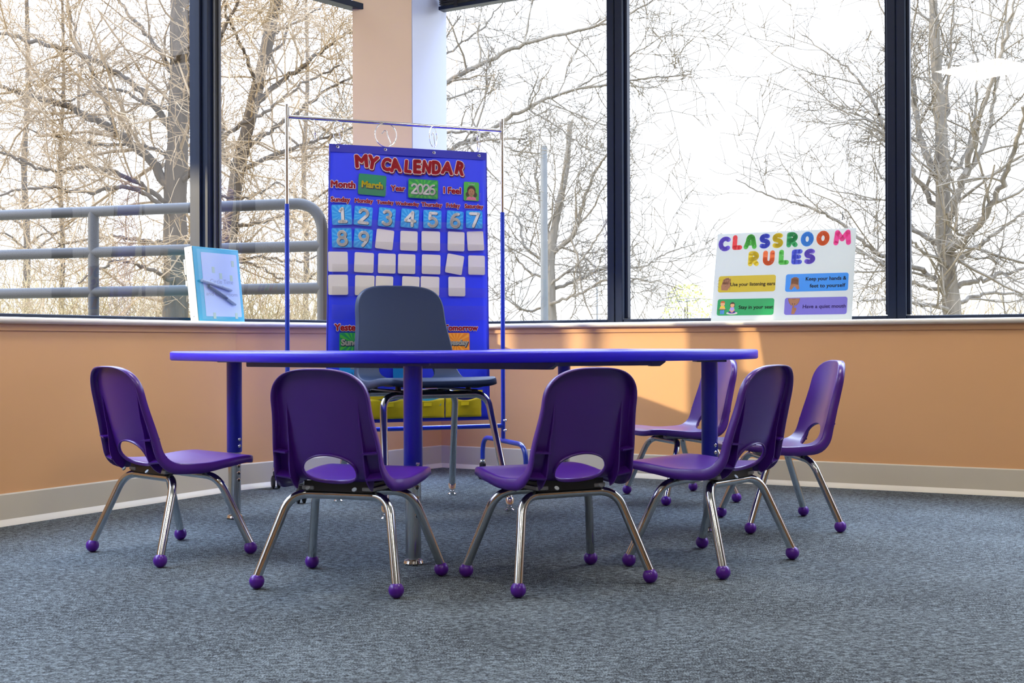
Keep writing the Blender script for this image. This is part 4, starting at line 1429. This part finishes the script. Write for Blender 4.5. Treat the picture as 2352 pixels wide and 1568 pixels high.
# have a quiet mouth
p, x0, y0, x1, y1 = panel(.530, .965, .752, .940, M['pan_p']); cy = (y0 + y1) / 2; W = x1 - x0
words(p, [('Have a quiet mouth', x0 + W * .640, cy - .002, W * .68)], 'plum')
bx = x0 + W * .150
mb = MB()
flat_poly(mb, pf, ell(bx, y1 - .003, .024, .031, 16, PI, 2 * PI), LF, .0003)
flat_poly(mb, pf, [(bx - .008, y0 + .003), (bx - .006, cy - .008), (bx + .010, cy - .006), (bx + .012, cy - .014), (bx + .004, y0 + .003)], LF + .0002, .0003)
stroke(mb, pf, [(bx - .001, cy - .008), (bx - .001, cy + .012)], .0052, LF + .0004)
face = mb.build('hushing_face', M['skin_a'], p, smooth=0)
mb = MB()
flat_poly(mb, pf, [(bx - .009, cy + .010), (bx - .002, cy + .013), (bx + .007, cy + .010), (bx - .001, cy + .005)], LF + .0003, .0002)
stroke(mb, pf, [(bx - .006, y1 - .004), (bx - .005, y1 - .008), (bx + .004, y1 - .008), (bx + .005, y1 - .004)], .0009, LF + .0004, 5)
for st in ([(bx - .004, cy - .008), (bx - .004, cy + .010)], [(bx + .002, cy - .006), (bx + .0022, cy + .010)], [(bx, cy - .010), (bx + .009, cy - .012)], [(bx + .001, cy - .015), (bx + .009, cy - .016)], [(bx + .024, y1 - .004), (bx + .018, cy + .012), (bx + .008, cy + .001)], [(bx - .024, y1 - .004), (bx - .018, cy + .012), (bx - .008, cy + .001)]):
    stroke(mb, pf, st, .0008, LF + .0006, 5)
mb.build('outline', M['line_ink'], face, smooth=0)

# ---------------------------------------------------------------- binder on the left sill
dA3, nA3 = Vector((*seg_dir(0), 0)), Vector((*out_n(0), 0))
BO = Vector((-1.207, 4.700, SILL)) 
bl = Vector((0, 0, 1)) * .292 + nA3 * .035
binder = tag(empty('ring_binder', BO), 'teal ring binder with cream spine leaning against the left window', 'binder')
bf = Frame((0, 0, 0), dA3, bl)
BW, BH, BT = 0.258, bl.length, 0.038
Z3 = Vector((0, 0, 1))
mb = MB(); mb.box(bf.p(BW / 2, BH / 2, 0.0), (BW / 2, BH / 2, .0014), (bf.u, bf.v, bf.n), .001)
fc = mb.build('front_cover', M['teal'], binder)
mb = MB(); mb.box(bf.p(BW / 2, BH / 2, -BT), (BW / 2, BH / 2, .0014), (bf.u, bf.v, bf.n), .001)
mb.build('back_cover', M['teal'], binder)
mb = MB(); mb.box(bf.p(-.0018, BH / 2, -BT / 2), (.0014, BH / 2, BT / 2 + .001), (bf.u, bf.v, bf.n), .001)
spn = mb.build('spine', M['cream'], binder)
mb = MB()
for yy in (.022, BH - .022): mb.lathe(bf.p(-.0034, yy, -BT * .5), [(.0032, 0), (.0032, .001), (.001, .0016)], 10, (bf.v, bf.n, -bf.u))
mb.build('rivet', M['bright'], spn)
mb = MB(); mb.box(bf.p(BW / 2 + .004, BH / 2, -BT / 2), (BW / 2 - .014, BH / 2 - .008, BT / 2 - .008), (bf.u, bf.v, bf.n))
mb.build('paper_stack', M['card'], binder, smooth=0)
mb = MB()
for yy, hh in ((BH * .74, .03), (BH * .52, .010)): mb.box(bf.p(.004, yy, -BT - .006), (.008, hh, .004), (bf.u, bf.v, bf.n), .001)
mb.build('tab', M['cream'], binder)
mb = MB(); flat_poly(mb, bf, rrect(BW * .55, BH * .50, BW * .78, BH * .86, .004), .0022, .0004)
sh = mb.build('cover_sheet', M['sheet'], fc, smooth=0)
mb = MB()
text(mb, bf, 'Circle Time', BW * .56, BH * .545, width=BW * .50, cap=.017, lift=.0026)
text(mb, bf, 'and Classroom', BW * .54, BH * .375, width=BW * .68, cap=.015, lift=.0026)
mb.build('cover_text', M['text_grey'], sh, smooth=0)
mb = MB()
for (fx, fy) in ((.34, .08), (.82, .085), (.55, .62), (.78, .60), (.40, .70), (.84, .80)):
    mb.box(bf.p(BW * fx, BH * fy, .0024), (.0075, .012, .0003), (bf.u, bf.v, bf.n))
mb.build('doodle', mat('pale_green_print', lin((176, 206, 190)), .5, var=.05), sh, smooth=0)
mb = MB(); flat_poly(mb, bf, [(.006, .006), (BW - .006, .006), (BW - .006, BH - .012), (.006, BH - .012)], .0165, .0001)
mb.build('clear_overlay', M['film'], fc, smooth=0)
def marker(p0, p1, m0, m1, label):
    a, e = bf.p(BW * p0[0], BH * p0[1], .0092), bf.p(BW * p1[0], BH * p1[1], .0092)
    o = tag(empty('marker_pen', BO + (a + e) / 2), label, 'marker pen', 'markers in the binder cover pocket')
    d = (e - a) / 2
    mb = MB(); mb.tube([-d, -d * .2, -d * .18, d * .35], [.0064, .0064, .0058, .0058], 12); bb_ = mb.build('barrel', m0, o)
    mb = MB(); mb.tube([d * .33, d * .95, d], [.0066, .0064, .004], 12); mb.build('cap', m1, bb_)
marker((.10, .545), (.74, .43), M['marker_grey'], M['marker_grey'], 'pale grey marker, upper of the two behind the binder cover')
marker((.24, .475), (.80, .235), M['marker_dark'], M['marker_grey'], 'dark slate marker, lower of the two behind the binder cover')

# ---------------------------------------------------------------- blind cord on the right window
c0 = Vector((*(moff(3, .08) + seg_dir(3) * .93), 0))
top = at(1988, -60, c0.y - .0); bot = at(1935, 505, c0.y + .03)
cord = tag(empty('blind_cord', top), 'thin pull cord of the blind hanging slanted before the window above the poster', 'cord')
mb = MB()
for e in (-.003, .004):
    mb.tube([Vector((e, 0, .25)), (bot - top) * .5 + Vector((e * 1.0 - .004, 0, 0)), (bot - top) + Vector((0, 0, .03))], .0007, 5)
mb.build('string', M['cord'], cord)
mb = MB(); mb.tube([(bot - top) + Vector((.002, 0, .035)), (bot - top)], [.0012, .0022], 8); mb.build('tassel', M['grey_post'], cord)

# ================================================================ outside
mb = MB(); mb.box((0, 60, -1.55), (140, 110, .05)); tag(mb.build('ground_outside', M['soil'], smooth=0), kind='structure')
# ramp handrail
rl = tag(empty('ramp_handrail', (-2.0, 6.0, 0)), 'grey pipe handrail with three rails outside the left windows', 'railing')
ro = Vector((-2.0, 6.0, 0))
def rp(x): return Vector((x, 6.2 - (x + 2.6) * .29, 0))
xe = -0.885
for nm, z in (('top_rail', 1.237), ('middle_rail', 1.035), ('lower_rail', .838)):
    mb = MB()
    if nm == 'top_rail':
        d = (rp(xe) - rp(xe - 1)).normalized()
        pts = bend_path(rp(-6.5) + Z3 * z - ro, rp(xe) + Z3 * z - ro, rp(xe) - Z3 * 1.0 - ro, .15, 12)
        mb.tube(pts, .0262, 16)
    else:
        mb.tube([rp(-6.5) + Z3 * z - ro, rp(xe) + Z3 * z - ro], .0262, 16)
    mb.build(nm, M['rail_out'], rl)
for x in (-2.075, -3.6, -5.2):
    mb = MB(); mb.tube([rp(x) - Z3 * 1.5 - ro, rp(x) + Z3 * 1.237 - ro], .0262, 16); mb.build('post', M['rail_out'], rl)
# unseen canopy and wing, added on the sun's side to shade the panes
mb = MB(); mb.box((-10.2, 6.45, 4.33), (1.6, 2.6, .62)); cn = tag(mb.build('sun_block_canopy', M['stucco'], smooth=0), 'pale flat canopy added out of view to block the high sun', 'canopy')
for (x, y) in ((-11.3, 8.8), (-9.2, 8.8)):
    mb = MB(); mb.box((x, y, 1.10), (.12, .12, 2.605), None, .01); mb.build('blocker_post', M['stucco'], cn)
mb = MB(); mb.box((-11.0, .9, 1.6), (3.0, 2.9, 3.1)); wg = tag(mb.build('sun_block_wing', M['stucco'], smooth=0), 'pale stucco block added out of view to cut off the sun', 'building')  # added block, keeps the sun off the nearer left panes

# ---------------------------------------------------------------- bare winter trees
def rand_perp(t, rnd):
    v = Vector((rnd.gauss(0, 1), rnd.gauss(0, 1), rnd.gauss(0, 1)))
    v = v - t * v.dot(t)
    return v.normalized() if v.length > 1e-6 else t.orthogonal().normalized()

def fine_tube(mb, pts, r0, r1, n=3):
    k = len(pts) - 1
    mb.tube(pts, [r0 + (r1 - r0) * i / k for i in range(k + 1)], n, False)

def sprout(mb, rnd, pts, r0, r1, level, dens, lscale, lift, rmin=.005):
    """side shoots along a branch, down to twigs"""
    if level == 0: return
    seglen = sum((pts[i + 1] - pts[i]).length for i in range(len(pts) - 1))
    n = max(1, int(seglen * dens[level] + rnd.random()))
    for _ in range(n):
        f = rnd.uniform(.06, 1.0) * (len(pts) - 1)
        i = min(int(f), len(pts) - 2)
        p = pts[i].lerp(pts[i + 1], f - i)
        t = (pts[i + 1] - pts[i]).normalized()
        d = (t * rnd.uniform(.2, 1.0) + rand_perp(t, rnd) * rnd.uniform(.6, 1.1) + Vector((0, 0, lift * rnd.uniform(-.5, 1)))).normalized()
        L = lscale[level] * rnd.uniform(.45, 1.3)
        m = 2 + level
        q = [p]
        for k in range(m):
            d = (d + Vector((rnd.gauss(0, .17), rnd.gauss(0, .17), rnd.gauss(0, .17) + .05 * lift))).normalized()
            q.append(q[-1] + d * L / m)
        rr = max(min((r0 + (r1 - r0) * f / (len(pts) - 1)) * .5, .005 + .007 * level), rmin)
        fine_tube(mb, q, rr, max(rr * .5, rmin * .75), 3 if level < 3 else 4)
        sprout(mb, rnd, q, rr, rr * .4, level - 1, dens, lscale, lift, rmin)

def bare_tree(z, trunk, r_tr, limbs, label, bark, twig, seed, levels=3, dens=(0, 8.0, 6.0, 5.0), lscale=(0, .30, .66, 1.25), lift=.25, spread=1.6, thick=0.8):
    rnd = random.Random(seed)
    rmin = thick * z / 2800.0
    base = at(trunk[0][0], trunk[0][1], z)
    base.z = -1.5
    o = tag(empty('bare_tree', base), label, 'tree', 'bare trees outside the windows')
    tp = [base + Vector((0, 0, -.05))] + [at(x, y, z) for x, y in trunk]
    tp, _ = catmull([tuple(p) for p in tp], 26)
    mb = MB()
    rad = [r_tr[0] + (r_tr[1] - r_tr[0]) * i / 25 + (.05 * r_tr[0] * math.sin(i * 2.1)) for i in range(26)]
    mb.tube([p - base for p in tp], rad, 14)
    mb.build('trunk', bark, o)
    lb, tb = MB(), MB()
    for (r0, r1, pts) in limbs:
        dz = rnd.uniform(-spread, spread)
        x0, y0 = pts[0]
        for (ax_, ay_), (bx_, by_) in zip(trunk, trunk[1:]):
            if by_ <= y0 <= ay_:
                xt = ax_ + (bx_ - ax_) * (ay_ - y0) / (ay_ - by_)
                if 4 < abs(xt - x0) < 70:
                    pts = [(xt, y0 + min(12, abs(xt - x0) * .3))] + list(pts)
                break
        w = [at(x, y, z + dz * max(k / (len(pts) - 1), 0) ** 1.2) for k, (x, y) in enumerate(pts)]
        w, L = catmull([tuple(p) for p in w], 6 * len(pts))
        w = [p + Vector((rnd.gauss(0, .012), rnd.gauss(0, .012), rnd.gauss(0, .012))) if 0 < k < len(w) - 1 else p for k, p in enumerate(w)]
        w = [p - base for p in w]
        fine_tube(lb, w, r0, r1, 8)
        sprout(tb, rnd, w, r0, r1, levels, dens, lscale, lift, rmin)
    tpl = [p - base for p in tp if p.z > .6]
    sprout(tb, rnd, tpl, r_tr[0] * .3, r_tr[1] * .3, levels, [d * .8 for d in dens], lscale, lift, rmin)
    lo = lb.build('limb', bark, o)
    lo['kind'] = 'stuff'
    t_ = tb.build('twig', twig, o, smooth=0)
    t_['kind'] = 'stuff'
    return o

bare_tree(14.0, [(402, 800), (404, 600), (402, 450), (410, 300), (414, 150), (412, -80)], (.165, .105), [
    (.060, .018, [(385, 425), (330, 352), (242, 291), (160, 247), (48, 213), (-80, 175)]),
    (.045, .014, [(402, 310), (330, 218), (240, 152), (150, 112), (60, 92), (-80, 50)]),
    (.030, .010, [(262, 300), (218, 180), (170, 70), (148, -60)]),
    (.034, .010, [(378, 462), (310, 415), (215, 385), (110, 392), (0, 347), (-80, 325)]),
    (.032, .010, [(382, 478), (300, 432), (200, 440), (90, 430), (-40, 462)]),
    (.036, .012, [(424, 235), (468, 150), (520, 62), (565, -60)]),
    (.036, .012, [(404, 185), (350, 92), (290, 30), (235, -60)]),
    (.034, .010, [(425, 410), (470, 340), (530, 300), (600, 262), (690, 200), (780, 150)]),
    (.030, .010, [(388, 562), (300, 548), (230, 546), (120, 570)]),
    (.028, .008, [(388, 640), (330, 612), (270, 598), (180, 650)]),
    (.028, .008, [(420, 560), (480, 596), (570, 604), (650, 640)]),
    (.026, .008, [(400, 250), (340, 240), (270, 205), (200, 215), (110, 250)]),
    (.030, .010, [(408, 130), (470, 60), (500, -60)]),
    (.026, .008, [(395, 360), (320, 330), (240, 335), (150, 320), (30, 290)]),
    (.024, .008, [(418, 480), (480, 450), (560, 455), (640, 420)]),
    ], 'big bare tree with thick trunk just left of the dark window post', M['bark'], M['twig'], 11)
bare_tree(16.0, [(528, 800), (524, 600), (540, 430), (560, 330), (584, 230), (612, 110), (650, -80)], (.125, .07), [
    (.042, .012, [(578, 250), (640, 190), (700, 150), (780, 85), (880, 50)]),
    (.036, .010, [(560, 345), (612, 308), (700, 245), (762, 200), (860, 145)]),
    (.036, .010, [(548, 390), (640, 352), (740, 318), (840, 280)]),
    (.030, .010, [(592, 205), (560, 120), (525, 40), (505, -60)]),
    (.045, .020, [(545, 400), (522, 372), (508, 330), (515, 280)]),
    (.028, .008, [(604, 150), (652, 85), (690, -20)]),
    (.028, .008, [(532, 520), (620, 505), (700, 470), (790, 420)]),
    (.028, .008, [(530, 600), (600, 590), (690, 600), (780, 560)]),
    (.022, .007, [(625, 80), (700, 40), (790, -20)]),
    ], 'bare leaning tree between the dark window post and the calendar stand', M['bark'], M['twig'], 12, dens=(0, 7.8, 6.0, 5.0))
bare_tree(18.5, [(892, 800), (900, 400), (915, 100), (930, -80)], (.17, .10), [
    (.050, .014, [(925, 262), (1026, 190), (1100, 150), (1200, 102), (1300, 76), (1410, 48), (1500, 0)]),
    (.046, .010, [(915, 420), (1026, 347), (1100, 315), (1150, 280), (1215, 245), (1300, 212), (1405, 192), (1500, 178), (1590, 170)]),
    (.034, .010, [(930, 330), (1026, 303), (1110, 310), (1180, 345), (1240, 352)]),
    (.016, .006, [(1215, 250), (1290, 298), (1345, 340), (1410, 362)]),
    (.030, .008, [(890, 320), (830, 330), (760, 352), (680, 372)]),
    (.030, .008, [(895, 420), (830, 440), (740, 470), (640, 470)]),
    (.026, .008, [(925, 200), (1030, 120), (1110, 60), (1180, -30)]),
    (.016, .005, [(1300, 214), (1400, 160), (1480, 110), (1600, 40)]),
    ], 'bare tree standing behind the column, long limbs reaching to the right', M['bark_pale'], M['twig_pale'], 13, dens=(0, 6.5, 5.0, 3.4), thick=1.0)
bare_tree(24.0, [(1268, 800), (1264, 640), (1268, 560), (1282, 480), (1300, 390), (1310, 280)], (.15, .05), [
    (.055, .016, [(1268, 585), (1320, 532), (1345, 450), (1375, 382), (1402, 345)]),
    (.040, .010, [(1266, 560), (1242, 470), (1232, 400), (1242, 290)]),
    (.040, .010, [(1258, 605), (1202, 560), (1190, 500), (1130, 462)]),
    (.040, .010, [(1270, 665), (1330, 640), (1400, 614), (1480, 612), (1530, 582), (1600, 560)]),
    (.036, .010, [(1272, 695), (1340, 670), (1400, 640), (1500, 645), (1570, 665)]),
    (.034, .010, [(1256, 705), (1205, 712), (1172, 690), (1150, 660)]),
    (.030, .008, [(1275, 645), (1340, 590), (1405, 490), (1430, 440)]),
    (.030, .008, [(1260, 640), (1210, 620), (1160, 560), (1120, 540)]),
    ], 'slim bare tree beside the weathered pole right of the calendar', M['bark_pale'], M['twig_pale'], 14, thick=1.0, dens=(0, 5.6, 4.2, 3.0), lscale=(0, .4, .8, 1.5))
bare_tree(14.0, [(2190, 800), (2182, 660), (2166, 520), (2166, 420), (2162, 300), (2150, 150), (2140, -80)], (.135, .045), [
    (.045, .012, [(2165, 450), (2112, 310), (2098, 190), (2080, 90), (2070, -60)]),
    (.045, .012, [(2180, 500), (2220, 385), (2245, 280), (2290, 150), (2330, 0)]),
    (.034, .010, [(2190, 455), (2260, 330), (2282, 230), (2300, 120), (2320, -40)]),
    (.048, .014, [(2195, 565), (2258, 502), (2308, 402), (2340, 310), (2362, 200)]),
    (.034, .010, [(2205, 592), (2280, 540), (2380, 465)]),
    (.034, .006, [(2155, 645), (2080, 602), (2000, 572), (1930, 512), (1850, 472), (1760, 448), (1690, 412)]),
    (.026, .008, [(2155, 665), (2080, 640), (2000, 592), (1930, 560)]),
    (.036, .012, [(2208, 655), (2290, 632), (2390, 605)]),
    (.030, .010, [(2200, 695), (2280, 672), (2390, 682)]),
    (.030, .010, [(2155, 705), (2060, 690), (1970, 694)]),
    (.036, .008, [(2155, 560), (2090, 518), (2040, 430), (2000, 355)]),
    (.034, .006, [(2150, 470), (2060, 345), (2000, 222), (1960, 172), (1900, 122), (1830, 70)]),
    (.028, .008, [(2165, 300), (2182, 150), (2192, -40)]),
    (.024, .006, [(2215, 370), (2245, 200), (2230, 60)]),
    (.018, .005, [(2020, 262), (1960, 250), (1900, 245)]),
    (.018, .005, [(2045, 330), (1985, 275), (1890, 298)]),
    (.026, .008, [(2160, 600), (2100, 560), (2060, 500)]),
    ], 'spreading bare tree behind the window at the far right', M['bark_pale'], M['twig_pale'], 15, dens=(0, 7.0, 4.8, 3.4), thick=1.0)
# a young many-stemmed tree near the wall, off to the left: its stems bar the low sun
o = tag(empty('bare_tree', (-4.0, 5.11, -1.5)), 'young many-stemmed bare tree close to the wall, left of the window', 'tree', 'bare trees outside the windows')
rnd = random.Random(3)
mb = MB(); mb.tube([(0, 0, -.02), (.02, .0, 2.0), (-.01, .01, 3.2), (.0, -.01, 4.6)], [.088, .082, .078, .06], 12); mb.build('trunk', M['bark'], o)
mb = MB()
mb.tube([(.04, -.03, 1.0), (.12, -.11, 2.2), (.15, -.135, 3.2), (.24, -.10, 4.8)], [.035, .027, .024, .012], 8)
mb.tube([(0, 0, 3.5), (-.4, .3, 4.4), (-.6, .5, 5.2)], [.03, .02, .01], 8)
q = mb.build('limb', M['bark'], o); q['kind'] = 'stuff'
tb = MB()
sprout(tb, rnd, [Vector((0, 0, z)) for z in (3.4, 3.8, 4.2, 4.6, 5.0)], .02, .01, 3, (0, 5, 4, 3), (0, .2, .45, .8), .3, .004)
q = tb.build('twig', M['twig'], o, smooth=0); q['kind'] = 'stuff'
# slim trees further back on the left
slim = [(58, 24, .09, 'slender bare tree at the left end of the handrail'), (700, 25, .075, 'slender bare tree behind the stand post'), (140, 31, .08, 'distant slender bare tree among brush, left')]
for k, (px, z, r, lab) in enumerate(slim):
    rnd = random.Random(40 + k)
    limbs = []
    for q in range(9):
        y0 = rnd.uniform(150, 660); sg = rnd.choice((-1, 1)); L = rnd.uniform(60, 170)
        limbs.append((.03, .008, [(px, y0), (px + sg * L * .4, y0 - L * .35), (px + sg * L, y0 - L * rnd.uniform(.3, 1.1))]))
    bare_tree(z, [(px, 800), (px + 4, 560), (px - 3, 380), (px + 6, 200), (px + 2, -60)], (r, r * .4), limbs, lab, M['bark'], M['twig'], 60 + k, levels=3, dens=(0, 2.6, 2.0, 1.7), lscale=(0, .5, .9, 1.6))

# brush along the slope, nobody could count it
def thicket(name, spans, n, seed, m, label, zr, h):
    rnd = random.Random(seed)
    mb = MB()
    for _ in range(n):
        px = rnd.uniform(*spans)
        z = rnd.uniform(*zr)
        p = at(px, 760, z); p.z = rnd.uniform(-1.4, .4)
        d = Vector((rnd.gauss(0, .7), rnd.gauss(0, .4), rnd.uniform(.3, 1.2))).normalized()
        L = rnd.uniform(.5, 1.0) * h
        q = [p]
        for k in range(4):
            d = (d + Vector((rnd.gauss(0, .3), rnd.gauss(0, .2), rnd.gauss(0, .2)))).normalized()
            q.append(q[-1] + d * L / 4)
        fine_tube(mb, q, .009 * z / 20, .004 * z / 20, 3)
    return tag(mb.build(name, m, smooth=0), label, 'brush', kind='stuff')
thicket('dry_brush', (-200, 900), 5200, 5, M['brush'], 'tangle of dry brown brush beyond the handrail', (17, 26), 2.6)
thicket('dry_brush', (2000, 2600), 1300, 6, M['brush'], 'pale dry brush around the foot of the tree at the far right', (22, 34), 2.2)
thicket('dry_brush', (980, 1700), 500, 7, M['twig_pale'], 'sparse pale brush far off beyond the middle windows', (48, 60), 3.0)

# small far things between the trees
p = at(1249, 335, 22.0); o = tag(empty('utility_pole', (p.x, p.y, -1.5)), 'weathered grey pole standing beside the slim tree', 'pole')
mb = MB(); mb.tube([(0, 0, -.02), (0, 0, p.z + 1.5)], [.075, .062], 12); mb.build('pole_shaft', M['grey_post'], o)
p = at(1569, 692, 55.0); o = tag(empty('lamp_post', (p.x, p.y, -1.5)), 'white post with two dark lamps before the yellow green tree', 'lamp post')
mb = MB(); mb.tube([(0, 0, -.02), (0, 0, p.z + 1.5)], .045, 10); sh_ = mb.build('shaft', M['white'], o)
mb = MB()
for sx in (-.22, .22):
    mb.box((sx, 0, p.z + 1.52), (.09, .06, .03), None, .01)
mb.tube([(-.2, 0, p.z + 1.49), (.2, 0, p.z + 1.49)], .02, 8)
mb.build('lamp_head', M['grey_post'], sh_)
p = at(1371, 640, 50.0); o = tag(empty('light_pole', (p.x, p.y, -1.5)), 'thin distant light pole left of the middle window post', 'pole')
mb = MB(); mb.tube([(0, 0, -.02), (0, 0, p.z + 1.5)], .035, 8); mb.build('pole_shaft', M['grey_post'], o)
# yellow green tree
rnd = random.Random(8)
p = at(1578, 700, 58.0); o = tag(empty('leafy_tree', (p.x, p.y, -1.5)), 'small sunlit yellow green tree left of the poster', 'tree')
mb = MB(); mb.tube([(0, 0, -.05), (.05, 0, 2.4), (0, 0, 4.2)], [.09, .06, .02], 8); mb.build('trunk', M['bark'], o)
mb = MB()
for _ in range(900):
    h = rnd.uniform(1.6, 4.9)
    rad = max(.15, 1.35 * math.sin(PI * min(max((h - 1.2) / 4.0, 0), 1)) ** .7)
    a = rnd.uniform(0, 2 * PI); rr = rad * math.sqrt(rnd.random())
    c = Vector((rr * math.cos(a), rr * math.sin(a), h))
    u = Vector((rnd.gauss(0, 1), rnd.gauss(0, 1), rnd.gauss(0, .6))).normalized() * rnd.uniform(.05, .12)
    w = u.orthogonal().normalized() * u.length * .5
    mb.add([c - u, c + w, c + u, c - w], [(0, 1, 2, 3)])
mb.build('foliage', M['leaf'], o, smooth=0)
